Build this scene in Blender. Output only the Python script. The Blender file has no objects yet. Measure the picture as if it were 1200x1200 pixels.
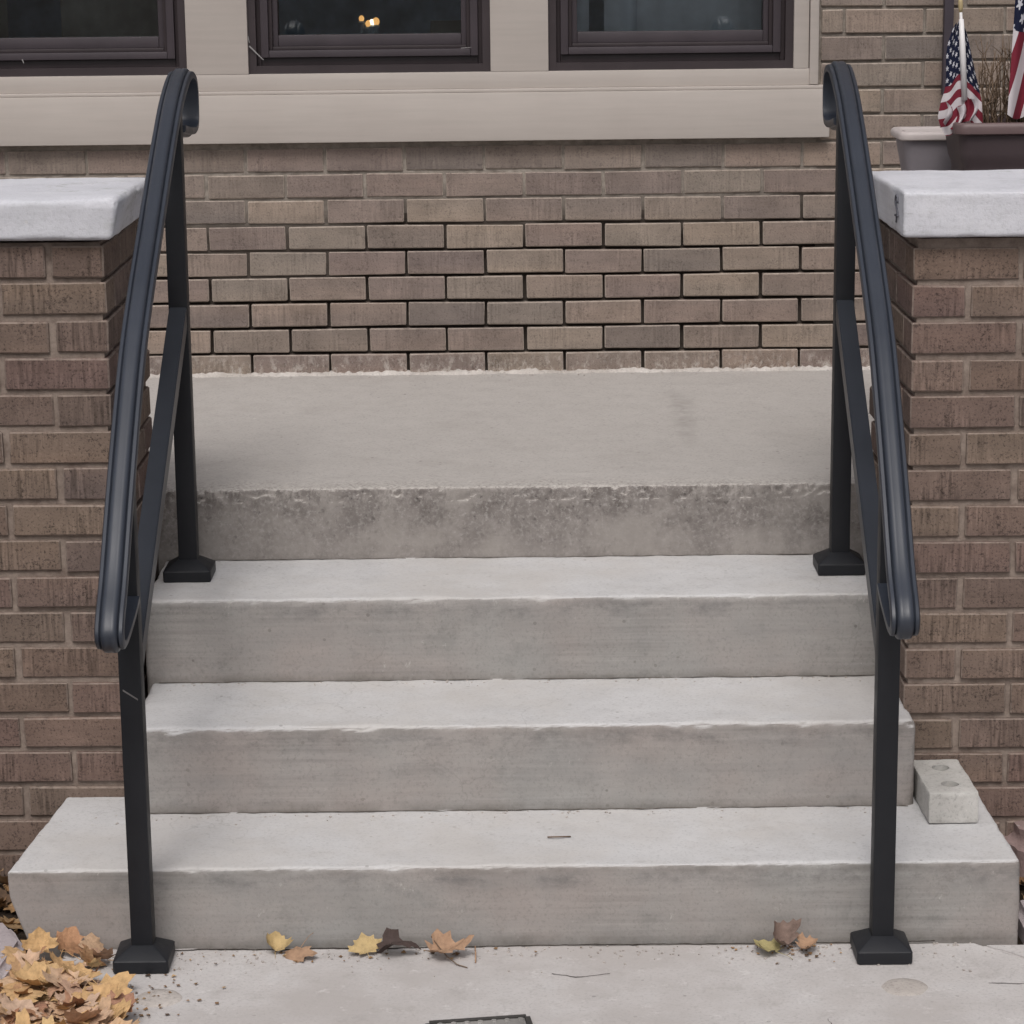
import bpy, bmesh, math, random
from mathutils import Vector, Matrix, noise
random.seed(7)
R = math.radians
sc = bpy.context.scene
C = sc.collection

# ------------------------------------------------------------------ camera
PITCH, ROLL = math.atan(680/3000), 0.011
cam_d = bpy.data.cameras.new('camera'); cam = bpy.data.objects.new('camera', cam_d); C.objects.link(cam)
cam_d.sensor_width = 36; cam_d.lens = 90; cam_d.clip_end = 500; cam_d.clip_start = .05
up0 = Vector((0, math.sin(PITCH), math.cos(PITCH))); r0 = Vector((1, 0, 0)); fw = Vector((0, math.cos(PITCH), -math.sin(PITCH)))
rt = r0*math.cos(ROLL) - up0*math.sin(ROLL); up = up0*math.cos(ROLL) + r0*math.sin(ROLL)
cam.matrix_world = Matrix(((rt.x, up.x, -fw.x, 0), (rt.y, up.y, -fw.y, 0), (rt.z, up.z, -fw.z, 1.75), (0, 0, 0, 1)))
sc.camera = cam

# ------------------------------------------------------------------ light
SUN_EL, SUN_AZ = R(55), R(187)          # azimuth clockwise from +Y: behind the viewer, a little to the left
w = bpy.data.worlds.new('World'); sc.world = w; w.use_nodes = True
wn = w.node_tree; bg = wn.nodes['Background']
sky = wn.nodes.new('ShaderNodeTexSky'); sky.sky_type = 'NISHITA'; sky.sun_disc = False
sky.sun_elevation = SUN_EL; sky.sun_rotation = SUN_AZ; sky.dust_density = 6; sky.air_density = 1.0; sky.ozone_density = 1.0
hs = wn.nodes.new('ShaderNodeHueSaturation'); hs.inputs['Saturation'].default_value = 0.42
wn.links.new(sky.outputs[0], hs.inputs['Color']); wn.links.new(hs.outputs[0], bg.inputs['Color'])
bg.inputs['Strength'].default_value = 0.10
sd = bpy.data.lights.new('sun', 'SUN'); sd.energy = 1.25; sd.angle = R(20); sd.color = (1, .97, .945)
sun = bpy.data.objects.new('sun', sd); C.objects.link(sun)
sdir = Vector((math.sin(SUN_AZ)*math.cos(SUN_EL), math.cos(SUN_AZ)*math.cos(SUN_EL), math.sin(SUN_EL)))
sun.rotation_euler = sdir.to_track_quat('Z', 'Y').to_euler()
vs = sc.view_settings; vs.view_transform = 'Standard'; vs.look = 'None'; vs.gamma = 1; vs.exposure = 0.05; vs.use_curve_mapping = False
sc.render.engine = 'CYCLES'

# ------------------------------------------------------------------ helpers
def tag(o, label=None, cat=None, group=None, kind=None):
    if label: o['label'] = label
    if cat: o['category'] = cat
    if group: o['group'] = group
    if kind: o['kind'] = kind
    return o
def empty(name, loc, label, cat, group=None):
    o = bpy.data.objects.new(name, None); C.objects.link(o); o.location = loc
    return tag(o, label, cat, group)
def link(name, me, parent=None):
    o = bpy.data.objects.new(name, me); C.objects.link(o)
    if parent:
        o.parent = parent
        o.matrix_parent_inverse = root_inv(parent)
    return o
def root_inv(p):
    m = Matrix.Translation(p.location) @ p.rotation_euler.to_matrix().to_4x4()
    if p.parent: return m.inverted() if False else (world(p)).inverted()
    return m.inverted()
def world(p):
    m = Matrix.LocRotScale(p.location, p.rotation_euler, p.scale)
    if p.parent: return world(p.parent) @ p.matrix_parent_inverse @ m
    return m
def mesh(name, vs_, fs, mat=None, smooth=None):
    me = bpy.data.meshes.new(name); me.from_pydata([tuple(v) for v in vs_], [], fs); me.update()
    bm = bmesh.new(); bm.from_mesh(me); bmesh.ops.recalc_face_normals(bm, faces=bm.faces); bm.to_mesh(me); bm.free()
    if mat: me.materials.append(mat)
    if smooth is not None:
        me.shade_smooth(); me.set_sharp_from_angle(angle=R(smooth))
    return me
def frange(a, b, st):
    n = max(1, int(round((b-a)/st))); return [a+(b-a)*i/n for i in range(n+1)]
def dens(a, b, e, fine, coarse):
    "coordinates from a to b: fine near both ends (within e), coarse between"
    if b-a < 2.2*e: return frange(a, b, fine)
    return frange(a, a+e, fine)[:-1] + frange(a+e, b-e, coarse)[:-1] + frange(b-e, b, fine)
def rbox(xs, ys, zs, r, amp=.0015, sc1=14, ramp=.5, chip=0, warp=None, seed=0):
    "a dense box with worn, uneven rounded edges"
    V = {}; vl = []; F = []
    nx, ny, nz = len(xs)-1, len(ys)-1, len(zs)-1
    def vid(i, j, k):
        key = (i, j, k)
        if key not in V: V[key] = len(vl); vl.append(Vector((xs[i], ys[j], zs[k])))
        return V[key]
    for i in range(nx):
        for j in range(ny):
            for k in (0, nz): F.append((vid(i, j, k), vid(i+1, j, k), vid(i+1, j+1, k), vid(i, j+1, k)))
        for k in range(nz):
            for j in (0, ny): F.append((vid(i, j, k), vid(i+1, j, k), vid(i+1, j, k+1), vid(i, j, k+1)))
    for j in range(ny):
        for k in range(nz):
            for i in (0, nx): F.append((vid(i, j, k), vid(i, j+1, k), vid(i, j+1, k+1), vid(i, j, k+1)))
    lo = Vector((xs[0], ys[0], zs[0])); hi = Vector((xs[-1], ys[-1], zs[-1])); o = Vector((seed*3.7, seed*1.3, seed))
    out = []
    for p in vl:
        n1 = noise.noise((p+o)*9); n2 = noise.noise((p+o)*34); n3 = noise.noise((p+o)*90)
        rr = max(.0008, r*(1+ramp*(n1+.6*n2)))
        if chip: rr += chip*max(0, n1*.7+n2-.35) + chip*.3*max(0, n3)
        q = Vector([min(max(p[c], lo[c]+rr), hi[c]-rr) for c in range(3)])
        d = p-q; L = d.length
        if L > 1e-7:
            dn = d/L; p = q+dn*rr
            p = p + dn*(amp*(noise.noise((p+o)*sc1)+.5*noise.noise((p+o)*sc1*3)))
        if warp: p = warp(p)
        out.append(p)
    return out, F
def box_vf(x0, x1, y0, y1, z0, z1):
    return [(x0,y0,z0),(x1,y0,z0),(x1,y1,z0),(x0,y1,z0),(x0,y0,z1),(x1,y0,z1),(x1,y1,z1),(x0,y1,z1)], [(0,1,2,3),(4,5,6,7),(0,1,5,4),(1,2,6,5),(2,3,7,6),(3,0,4,7)]
def bbox(name, x0, x1, y0, y1, z0, z1, mat, parent=None, bev=.002, seg=2):
    v, f = box_vf(x0, x1, y0, y1, z0, z1)
    me = bpy.data.meshes.new(name); bm = bmesh.new()
    bv = [bm.verts.new(c) for c in v]
    for q in f: bm.faces.new([bv[i] for i in q])
    bmesh.ops.recalc_face_normals(bm, faces=bm.faces)
    if bev: bmesh.ops.bevel(bm, geom=bm.edges[:], offset=bev, segments=seg, profile=.6, affect='EDGES')
    bm.to_mesh(me); bm.free(); me.materials.append(mat); me.shade_smooth(); me.set_sharp_from_angle(angle=R(40))
    return link(name, me, parent)
def tube(pts, rad, n=6, cap=True):
    vsx = []; fs = []; m = len(pts)
    for i, p in enumerate(pts):
        p = Vector(p); a = Vector(pts[max(0, i-1)]); b = Vector(pts[min(m-1, i+1)]); t = (b-a).normalized()
        u = t.cross(Vector((.3, .9, .1))).normalized(); v = t.cross(u)
        rr = rad[i] if isinstance(rad, (list, tuple)) else rad
        for k in range(n):
            an = 2*math.pi*k/n; vsx.append(p+(u*math.cos(an)+v*math.sin(an))*rr)
    for i in range(m-1):
        for k in range(n): fs.append((i*n+k, i*n+(k+1) % n, (i+1)*n+(k+1) % n, (i+1)*n+k))
    if cap: fs.append(tuple(range(n))); fs.append(tuple(range((m-1)*n, m*n)))
    return vsx, fs
def join(parts):
    V = []; F = []
    for v, f in parts:
        b = len(V); V += list(v); F += [tuple(i+b for i in q) for q in f]
    return V, F
def lathe(prof, n=40, cx=0, cy=0):
    V = []; F = []
    for (r, z) in prof:
        for k in range(n):
            a = 2*math.pi*k/n; V.append((cx+r*math.cos(a), cy+r*math.sin(a), z))
    for i in range(len(prof)-1):
        for k in range(n): F.append((i*n+k, i*n+(k+1) % n, (i+1)*n+(k+1) % n, (i+1)*n+k))
    return V, F

Y = [4.261, 4.553, 4.855, 5.185, 6.585]; Z = [.146, .311, .478, .629]       # riser fronts and tread heights
# ------------------------------------------------------------------ materials
class NT:
    def __init__(s, name, rough=.8, spec=.3):
        s.m = bpy.data.materials.new(name); s.m.use_nodes = True; s.t = s.m.node_tree; s.n = s.t.nodes; s.l = s.t.links
        s.b = s.n['Principled BSDF']; s.b.inputs['Roughness'].default_value = rough; s.b.inputs['Specular IOR Level'].default_value = spec
        s.co = s.n.new('ShaderNodeTexCoord')
    def vec(s, scale=(1, 1, 1), loc=None):
        mp = s.n.new('ShaderNodeMapping'); mp.inputs['Scale'].default_value = scale
        s.l.new(s.co.outputs['Object'], mp.inputs['Vector'])
        if loc is not None: s.l.new(loc, mp.inputs['Location'])
        return mp.outputs[0]
    def noise(s, scale, detail=4, rough=.55, v=None, dist=0):
        t = s.n.new('ShaderNodeTexNoise'); t.inputs['Scale'].default_value = scale; t.inputs['Detail'].default_value = detail
        t.inputs['Roughness'].default_value = rough; t.inputs['Distortion'].default_value = dist
        s.l.new(v if v is not None else s.co.outputs['Object'], t.inputs['Vector']); return t.outputs['Fac']
    def ramp(s, f, stops):
        r = s.n.new('ShaderNodeValToRGB'); e = r.color_ramp.elements
        while len(e) < len(stops): e.new(.5)
        for i, (p, c) in enumerate(stops):
            e[i].position = p; e[i].color = (*c, 1) if isinstance(c, tuple) else (c, c, c, 1)
        s.l.new(f, r.inputs[0]); return r.outputs[0]
    def mix(s, f, a, b, mode='MIX'):
        m = s.n.new('ShaderNodeMix'); m.data_type = 'RGBA'; m.blend_type = mode
        for sock, x in ((m.inputs[0], f), (m.inputs[6], a), (m.inputs[7], b)):
            if isinstance(x, (int, float)): sock.default_value = x
            elif isinstance(x, tuple): sock.default_value = (*x, 1)
            else: s.l.new(x, sock)
        return m.outputs[2]
    def math(s, op, a, b=0, c=0):
        m = s.n.new('ShaderNodeMath'); m.operation = op
        for i, x in enumerate((a, b, c)):
            if isinstance(x, (int, float)): m.inputs[i].default_value = x
            else: s.l.new(x, m.inputs[i])
        return m.outputs[0]
    def xyz(s):
        x = s.n.new('ShaderNodeSeparateXYZ'); s.l.new(s.co.outputs['Object'], x.inputs[0]); return x.outputs
    def col(s, c): s.l.new(c, s.b.inputs['Base Color']) if not isinstance(c, tuple) else setattr(s.b.inputs['Base Color'], 'default_value', (*c, 1))
    def rgh(s, c): s.l.new(c, s.b.inputs['Roughness'])
    def bump(s, h, dist=.002, strength=1, prev=None):
        b = s.n.new('ShaderNodeBump'); b.inputs['Distance'].default_value = dist; b.inputs['Strength'].default_value = strength
        s.l.new(h, b.inputs['Height'])
        if prev is not None: s.l.new(prev, b.inputs['Normal'])
        s.l.new(b.outputs[0], s.b.inputs['Normal']); return b.outputs[0]

def concrete(name, base, dark, light, speck=.5, rough_relief=.0012, streak=.5, stain=None, speckcol=.4, crack=.22):
    t = NT(name, .93, .15)
    big = t.noise(2.6, 5, .6); mid = t.noise(11, 6, .62); fine = t.noise(160, 4, .7)
    stv = t.vec((1.5, 1.5, 38)); st = t.noise(2.2, 6, .65, stv)      # horizontal trowel / form-board marks
    c = t.ramp(big, [(.3, dark), (.5, base), (.72, light)])
    c = t.mix(.55, c, t.ramp(mid, [(.3, dark), (.52, base), (.7, light)]))
    c = t.mix(streak*.5, c, t.mix(1, c, t.ramp(st, [(.35, .62), (.55, 1.0), (.68, 1.12)]), 'MULTIPLY'))
    dr = t.noise(3.2, 5, .6, t.vec((5, 5, .9)))                      # vertical run-off stains
    c = t.mix(.16, c, t.mix(1, c, t.ramp(dr, [(.32, .68), (.5, 1.0), (.72, 1.1)]), 'MULTIPLY'))
    c = t.mix(speck, c, t.mix(1, c, t.ramp(fine, [(.32, .55), (.48, 1.0), (.62, 1.0), (.72, 1.25)]), 'MULTIPLY'))
    pit = t.n.new('ShaderNodeTexVoronoi'); pit.inputs['Scale'].default_value = 46; pit.inputs['Randomness'].default_value = 1
    t.l.new(t.co.outputs['Object'], pit.inputs['Vector'])
    pr = t.n.new('ShaderNodeSeparateColor'); t.l.new(pit.outputs['Color'], pr.inputs[0])
    pm = t.math('MULTIPLY', t.math('LESS_THAN', pit.outputs['Distance'], .16), t.math('GREATER_THAN', pr.outputs[0], .86))
    c = t.mix(t.math('MULTIPLY', pm, speckcol), c, t.mix(pr.outputs[1], (.06, .055, .05), (.6, .58, .55)))
    vd = t.n.new('ShaderNodeTexVoronoi'); vd.feature = 'DISTANCE_TO_EDGE'; vd.inputs['Scale'].default_value = 2.6
    ad = t.n.new('ShaderNodeVectorMath'); ad.operation = 'MULTIPLY_ADD'; nz = t.n.new('ShaderNodeTexNoise'); nz.inputs['Scale'].default_value = 7; nz.inputs['Detail'].default_value = 6; t.l.new(t.co.outputs['Object'], nz.inputs[0])
    t.l.new(nz.outputs['Color'], ad.inputs[0]); ad.inputs[1].default_value = (.35, .35, .35); t.l.new(t.co.outputs['Object'], ad.inputs[2]); t.l.new(ad.outputs[0], vd.inputs['Vector'])
    crk = t.math('MULTIPLY', t.ramp(vd.outputs['Distance'], [(0.0, 1.0), (.006, 0.0)]), t.ramp(t.noise(2.1, 3, .5), [(.56, 0.0), (.61, crack)]))
    if stain: c = stain(t, c, mid, fine, big)
    c = t.mix(crk, c, (.12, .11, .10))
    t.col(c)
    h = t.math('ADD', t.math('MULTIPLY', fine, .5), t.math('ADD', t.math('MULTIPLY', mid, .22), t.math('MULTIPLY', st, .25*streak)))
    h = t.math('SUBTRACT', h, t.math('MULTIPLY', pm, .5))
    t.bump(h, rough_relief*2.2, .8)
    return t.m
def zmask(t, lo, hi, axis=2, wob=0, n=None):
    x = t.xyz()[axis]
    if n is not None: x = t.math('ADD', x, t.math('MULTIPLY', t.math('SUBTRACT', n, .5), wob))
    mr = t.n.new('ShaderNodeMapRange'); mr.inputs[1].default_value = lo; mr.inputs[2].default_value = hi; t.l.new(x, mr.inputs[0]); return mr.outputs[0]

def step_shade_stain(t, c, mid, fine, big):
    # risers darkened, treads pale: sky shading painted by face direction, with tan-brown dirt
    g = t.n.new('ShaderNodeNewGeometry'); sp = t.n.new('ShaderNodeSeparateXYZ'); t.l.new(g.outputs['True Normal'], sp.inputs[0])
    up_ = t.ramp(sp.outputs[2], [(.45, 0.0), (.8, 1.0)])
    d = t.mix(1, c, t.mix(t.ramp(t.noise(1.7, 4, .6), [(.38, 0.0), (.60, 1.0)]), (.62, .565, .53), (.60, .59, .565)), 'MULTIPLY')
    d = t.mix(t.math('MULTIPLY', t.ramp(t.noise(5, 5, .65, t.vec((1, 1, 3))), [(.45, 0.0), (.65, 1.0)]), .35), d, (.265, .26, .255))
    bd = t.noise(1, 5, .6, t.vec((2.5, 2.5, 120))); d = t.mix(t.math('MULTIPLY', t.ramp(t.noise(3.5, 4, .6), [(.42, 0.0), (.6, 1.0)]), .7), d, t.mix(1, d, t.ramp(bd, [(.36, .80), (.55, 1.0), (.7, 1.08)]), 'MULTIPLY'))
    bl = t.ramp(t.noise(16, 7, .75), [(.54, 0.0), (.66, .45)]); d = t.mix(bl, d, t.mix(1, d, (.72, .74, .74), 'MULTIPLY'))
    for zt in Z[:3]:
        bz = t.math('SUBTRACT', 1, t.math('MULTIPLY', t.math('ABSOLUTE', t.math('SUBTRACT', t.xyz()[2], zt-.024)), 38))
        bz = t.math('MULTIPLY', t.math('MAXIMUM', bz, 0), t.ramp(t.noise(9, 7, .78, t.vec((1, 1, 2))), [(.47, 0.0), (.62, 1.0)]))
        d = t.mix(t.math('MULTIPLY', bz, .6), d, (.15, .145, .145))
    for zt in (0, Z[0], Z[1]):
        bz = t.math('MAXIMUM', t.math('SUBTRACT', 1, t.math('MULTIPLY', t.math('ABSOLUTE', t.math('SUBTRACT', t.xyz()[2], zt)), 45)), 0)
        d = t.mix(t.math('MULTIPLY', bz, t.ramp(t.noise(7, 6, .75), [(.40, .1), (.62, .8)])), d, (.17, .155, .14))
    lt = t.ramp(t.noise(38, 6, .8, t.vec((1, 1, .6), None)), [(.63, 0.0), (.70, .5)]); d = t.mix(lt, d, (.55, .53, .50))
    dk = t.ramp(t.noise(24, 7, .8), [(.57, 0.0), (.68, .45)]); c = t.mix(dk, c, (.40, .385, .38))
    c = t.mix(t.ramp(t.noise(2.3, 5, .65), [(.45, 0.0), (.62, .40)]), c, (.50, .465, .43))
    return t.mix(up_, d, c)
M = {}
M['step'] = concrete('step_concrete', (.555, .548, .55), (.53, .52, .52), (.58, .575, .58), .4, .0005, .3, step_shade_stain)
def landing_stain(t, c, mid, fine, big):
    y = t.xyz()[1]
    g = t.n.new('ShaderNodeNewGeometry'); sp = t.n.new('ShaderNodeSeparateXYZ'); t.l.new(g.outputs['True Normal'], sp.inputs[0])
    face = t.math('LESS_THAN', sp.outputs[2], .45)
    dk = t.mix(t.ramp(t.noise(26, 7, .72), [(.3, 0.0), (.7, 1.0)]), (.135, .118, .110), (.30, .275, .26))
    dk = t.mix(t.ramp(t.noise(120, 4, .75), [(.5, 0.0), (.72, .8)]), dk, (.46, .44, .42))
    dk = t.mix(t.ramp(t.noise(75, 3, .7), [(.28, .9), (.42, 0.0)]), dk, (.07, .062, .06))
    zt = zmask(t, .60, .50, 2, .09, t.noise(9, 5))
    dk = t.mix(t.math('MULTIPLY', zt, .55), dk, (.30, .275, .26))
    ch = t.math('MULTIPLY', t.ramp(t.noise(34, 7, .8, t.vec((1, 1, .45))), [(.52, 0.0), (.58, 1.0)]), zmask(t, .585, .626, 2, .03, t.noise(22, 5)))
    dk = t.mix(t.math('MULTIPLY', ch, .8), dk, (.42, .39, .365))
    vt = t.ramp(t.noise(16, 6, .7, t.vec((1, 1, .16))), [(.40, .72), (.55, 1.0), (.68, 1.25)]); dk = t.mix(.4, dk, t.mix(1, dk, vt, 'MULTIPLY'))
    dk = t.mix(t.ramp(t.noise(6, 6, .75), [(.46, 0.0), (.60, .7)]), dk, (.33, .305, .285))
    lip = zmask(t, 5.27, 5.185, 1, .16, t.noise(7, 6, .75))
    c = t.mix(t.math('MULTIPLY', lip, .75), c, t.mix(t.ramp(fine, [(.35, 0.0), (.6, 1.0)]), (.22, .20, .185), (.50, .47, .44)))
    ax = t.math('DIVIDE', t.math('SUBTRACT', t.math('ADD', t.xyz()[0], t.math('MULTIPLY', t.noise(5, 4), .10)), .455), .035); ay = t.math('DIVIDE', t.math('SUBTRACT', y, 5.95), .42)
    sb = t.math('MAXIMUM', t.math('SUBTRACT', 1, t.math('ADD', t.math('MULTIPLY', ax, ax), t.math('MULTIPLY', ay, ay))), 0)
    c = t.mix(t.math('MULTIPLY', sb, t.math('MULTIPLY', t.ramp(t.noise(20, 6, .8), [(.40, 0.0), (.60, 1.0)]), .55)), c, (.24, .225, .21))
    c = t.mix(t.ramp(t.noise(4.5, 7, .75), [(.54, 0.0), (.66, .30)]), c, (.33, .305, .285))
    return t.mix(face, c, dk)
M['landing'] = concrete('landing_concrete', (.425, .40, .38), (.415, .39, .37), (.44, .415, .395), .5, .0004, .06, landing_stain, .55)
def walk_stain(t, c, mid, fine, big):
    c = t.mix(t.ramp(t.noise(1.8, 5, .65), [(.46, 0.0), (.58, .75)]), c, (.42, .39, .375))
    c = t.mix(t.ramp(t.noise(13, 8, .8), [(.54, 0.0), (.66, .5)]), c, (.36, .335, .32))
    return t.mix(t.ramp(t.noise(20, 7, .8), [(.58, 0.0), (.66, .5)]), c, (.64, .62, .61))
M['walk'] = concrete('walk_concrete', (.515, .49, .48), (.47, .445, .435), (.55, .535, .53), .5, .0006, .08, walk_stain, .5)
M['patch'] = concrete('patch_mortar', (.45, .41, .38), (.33, .3, .28), (.55, .51, .48), .6, .001, .1)
def cap_stain(t, c, mid, fine, big):
    sp = t.ramp(t.noise(16, 8, .8, t.vec((1, 1, 2.2))), [(.52, 0.0), (.64, .8)])
    sp = t.math('MULTIPLY', sp, t.ramp(t.noise(3.3, 3, .5), [(.48, .12), (.60, 1.0)]))
    return t.mix(sp, c, (.33, .34, .33))
M['cap'] = concrete('painted_cap', (.61, .61, .655), (.55, .555, .59), (.65, .65, .68),   .3, .0012, .35, cap_stain, .35, 0)
M['fillet'] = concrete('efflorescence', (.52, .48, .45), (.30, .27, .24), (.66, .63, .60), .6, .002, .2)
M['stone'] = concrete('edging_stone', (.42, .37, .38), (.34, .30, .31), (.5, .45, .45), .5, .002, .1)
M['rstone'] = concrete('reddish_stone', (.30, .22, .21), (.22, .16, .15), (.38, .29, .27), .5, .002, .1)
M['block'] = concrete('pale_block', (.49, .475, .45), (.38, .365, .345), (.60, .585, .565), .6, .001, .2)

def mortar_mat(name, a, b, darkz=None):
    t = NT(name, .95, .1); n = t.noise(30, 6, .7); c = t.ramp(n, [(.3, a), (.7, b)])
    if darkz: c = t.mix(zmask(t, darkz[0], darkz[1], 2, .2, t.noise(4, 4)), c, (.07, .058, .05))  # deep lower joints: recess shade also put into the mortar colour
    t.col(c); t.bump(t.noise(90, 5, .7), .003, .8); return t.m
M['mortar_wall'] = mortar_mat('wall_mortar', (.18, .155, .135), (.36, .32, .28), (1.12, .99))
M['mortar_pier'] = mortar_mat('pier_mortar', (.17, .13, .11), (.34, .28, .24))

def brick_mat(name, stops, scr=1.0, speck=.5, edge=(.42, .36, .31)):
    t = NT(name, .9, .2)
    oi = t.n.new('ShaderNodeObjectInfo'); g = t.n.new('ShaderNodeNewGeometry')
    rnd = t.math('FRACT', t.math('ADD', oi.outputs['Random'], t.math('MULTIPLY', g.outputs['Random Per Island'], 3.7)))
    off = t.n.new('ShaderNodeCombineXYZ'); t.l.new(t.math('MULTIPLY', rnd, 31.7), off.inputs[0]); t.l.new(t.math('MULTIPLY', rnd, 17.3), off.inputs[2])
    vv = t.vec((1, 1, 1), off.outputs[0]); vs2 = t.vec((150, 150, 10), off.outputs[0]); vh = t.vec((12, 12, 90), off.outputs[0])
    c = t.ramp(rnd, stops)
    n1 = t.noise(9, 5, .6, vv); c = t.mix(.6, c, t.mix(1, c, t.ramp(n1, [(.3, .72), (.5, 1.0), (.7, 1.22)]), 'MULTIPLY'))
    scn = t.noise(1, 3, .6, vs2)                         # rug-face vertical scratches
    area = t.ramp(t.noise(7, 3, .5, t.vec((1.5, 1.5, .8), off.outputs[0])), [(.46, 0.0), (.56, 1.0)])
    c = t.mix(t.math('MULTIPLY', area, scr*.75), c, t.mix(1, c, t.ramp(scn, [(.36, .42), (.48, .98), (.62, 1.42)]), 'MULTIPLY'))
    fine = t.noise(210, 3, .7, vv)
    c = t.mix(speck, c, t.mix(1, c, t.ramp(fine, [(.34, .35), (.44, 1.0), (.6, 1.0), (.72, 1.45)]), 'MULTIPLY'))
    gp = t.n.new('ShaderNodeMapping'); gp.inputs['Scale'].default_value = (.55, .55, 9); t.l.new(g.outputs['Position'], gp.inputs[0])
    c = t.mix(.55, c, t.mix(1, c, t.ramp(t.noise(1.6, 2, .5, gp.outputs[0]), [(.34, (.84, .84, .86)), (.5, (1.0, .98, .96)), (.66, (1.16, 1.10, 1.04))]), 'MULTIPLY'))
    pch = t.math('MULTIPLY', t.ramp(t.noise(22, 3, .5, vv), [(.50, 0.0), (.58, 1.0)]), t.ramp(t.noise(130, 4, .8, vv), [(.52, 0.0), (.60, 1.0)]))
    c = t.mix(t.math('MULTIPLY', pch, speck), c, t.mix(1, c, (.40, .40, .42), 'MULTIPLY'))
    hz = t.noise(1, 4, .6, vh); c = t.mix(.25, c, t.mix(1, c, t.ramp(hz, [(.35, .7), (.6, 1.1)]), 'MULTIPLY'))
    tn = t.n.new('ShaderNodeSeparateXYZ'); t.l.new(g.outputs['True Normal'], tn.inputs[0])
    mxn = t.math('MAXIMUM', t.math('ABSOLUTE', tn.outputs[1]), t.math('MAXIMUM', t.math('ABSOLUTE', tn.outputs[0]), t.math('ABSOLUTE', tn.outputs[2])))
    ed = t.math('MULTIPLY', t.math('LESS_THAN', mxn, .9), t.ramp(t.noise(45, 4, .7, vv), [(.35, .15), (.6, .75)]))  # bevel faces lightened: edge highlight painted into the brick colour
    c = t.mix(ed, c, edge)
    eff = t.ramp(t.noise(14, 7, .75, vv), [(.66, 0.0), (.76, .45)]); c = t.mix(eff, c, (.45, .42, .39))
    gs = t.n.new('ShaderNodeSeparateXYZ'); t.l.new(g.outputs['Position'], gs.inputs[0])
    if name == 'wall_brick':
        lowm = t.n.new('ShaderNodeMapRange'); lowm.inputs[1].default_value = .70; lowm.inputs[2].default_value = .64; t.l.new(gs.outputs[2], lowm.inputs[0])
        gn = t.n.new('ShaderNodeMapping'); gn.inputs['Scale'].default_value = (1, 1, .6); t.l.new(g.outputs['Position'], gn.inputs[0])
        sm = t.math('MULTIPLY', lowm.outputs[0], t.ramp(t.noise(48, 7, .8, gn.outputs[0]), [(.50, 0.0), (.60, 1.0)])); c = t.mix(t.math('MULTIPLY', sm, .75), c, (.50, .46, .42))
    t.col(c)
    h = t.math('ADD', t.math('MULTIPLY', t.math('MULTIPLY', scn, area), 1.2*scr), t.math('ADD', t.math('MULTIPLY', fine, .45), t.math('MULTIPLY', n1, .6)))
    t.bump(h, .0028, .9); return t.m
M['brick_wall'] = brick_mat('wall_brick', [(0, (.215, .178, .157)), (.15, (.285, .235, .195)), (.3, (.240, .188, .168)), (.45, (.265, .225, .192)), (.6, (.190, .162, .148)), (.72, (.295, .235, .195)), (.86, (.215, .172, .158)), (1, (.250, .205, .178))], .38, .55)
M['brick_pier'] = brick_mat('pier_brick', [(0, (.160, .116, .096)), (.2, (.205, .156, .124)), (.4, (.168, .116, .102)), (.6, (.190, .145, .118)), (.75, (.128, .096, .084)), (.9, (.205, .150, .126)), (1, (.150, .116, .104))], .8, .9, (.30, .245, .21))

t = NT('beige_paint', .62, .35)
c = t.ramp(t.noise(3, 5, .6), [(.3, (.43, .385, .355)), (.7, (.475, .432, .40))])
c = t.mix(.2, c, t.mix(1, c, t.ramp(t.noise(2, 6, .6, t.vec((2, 2, 40))), [(.35, .8), (.6, 1.05)]), 'MULTIPLY'))
c = t.mix(t.ramp(t.noise(30, 7, .8), [(.66, 0.0), (.72, .35)]), c, (.3, .27, .25))
t.col(c); t.bump(t.noise(2, 5, .6, t.vec((3, 3, 60))), .0006, .4); M['trim'] = t.m
def plain(name, colr, rough, spec=.5, amp=.15, bsc=60, bd=.0006, metal=0):
    t = NT(name, rough, spec); n = t.noise(8, 5, .6)
    t.col(t.ramp(n, [(.3, tuple(x*(1-amp) for x in colr)), (.7, tuple(x*(1+amp) for x in colr))]))
    if bd: t.bump(t.noise(bsc, 4, .6), bd, .6)
    t.b.inputs['Metallic'].default_value = metal
    return t.m
M['sash'] = plain('dark_window_metal', (.038, .029, .032), .5, .4)
M['sash2'] = plain('dark_window_sash', (.055, .045, .052), .5, .4)
t = NT('rail_powder_coat', .48, .5); t.col(t.ramp(t.noise(5, 4, .6), [(.3, (.027, .032, .044)), (.7, (.036, .042, .057))]))  # bluer, lighter coat than the posts: sky reflection put into the colour
t.rgh(t.ramp(t.noise(25, 5, .6), [(.3, .36), (.7, .48)])); t.bump(t.noise(420, 2, .6), .0004, .35); M['rail'] = t.m
t = NT('post_powder_coat', .5, .5)
c = t.ramp(t.noise(5, 4, .6), [(.3, (.010, .011, .014)), (.7, (.015, .016, .020))])
c = t.mix(t.ramp(t.noise(30, 7, .75, t.vec((1, 1, .25))), [(.70, 0.0), (.74, .5)]), c, (.12, .11, .10)); t.col(c)
t.rgh(t.ramp(t.noise(25, 5, .6), [(.3, .45), (.7, .6)])); t.b.inputs['Specular IOR Level'].default_value = .35; t.bump(t.noise(420, 2, .6), .0004, .35); M['post'] = t.m
M['brace'] = plain('brace_powder_coat', (.024, .028, .037), .42, .5, .15, 420, .0003)
M['scuff'] = plain('bare_scratch', (.16, .15, .15), .6, .3, .2)
M['scuff2'] = plain('grey_splinter', (.26, .25, .25), .6, .3, .2)
M['mark'] = plain('faded_mark', (.13, .13, .15), .9, .1, .4)
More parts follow.
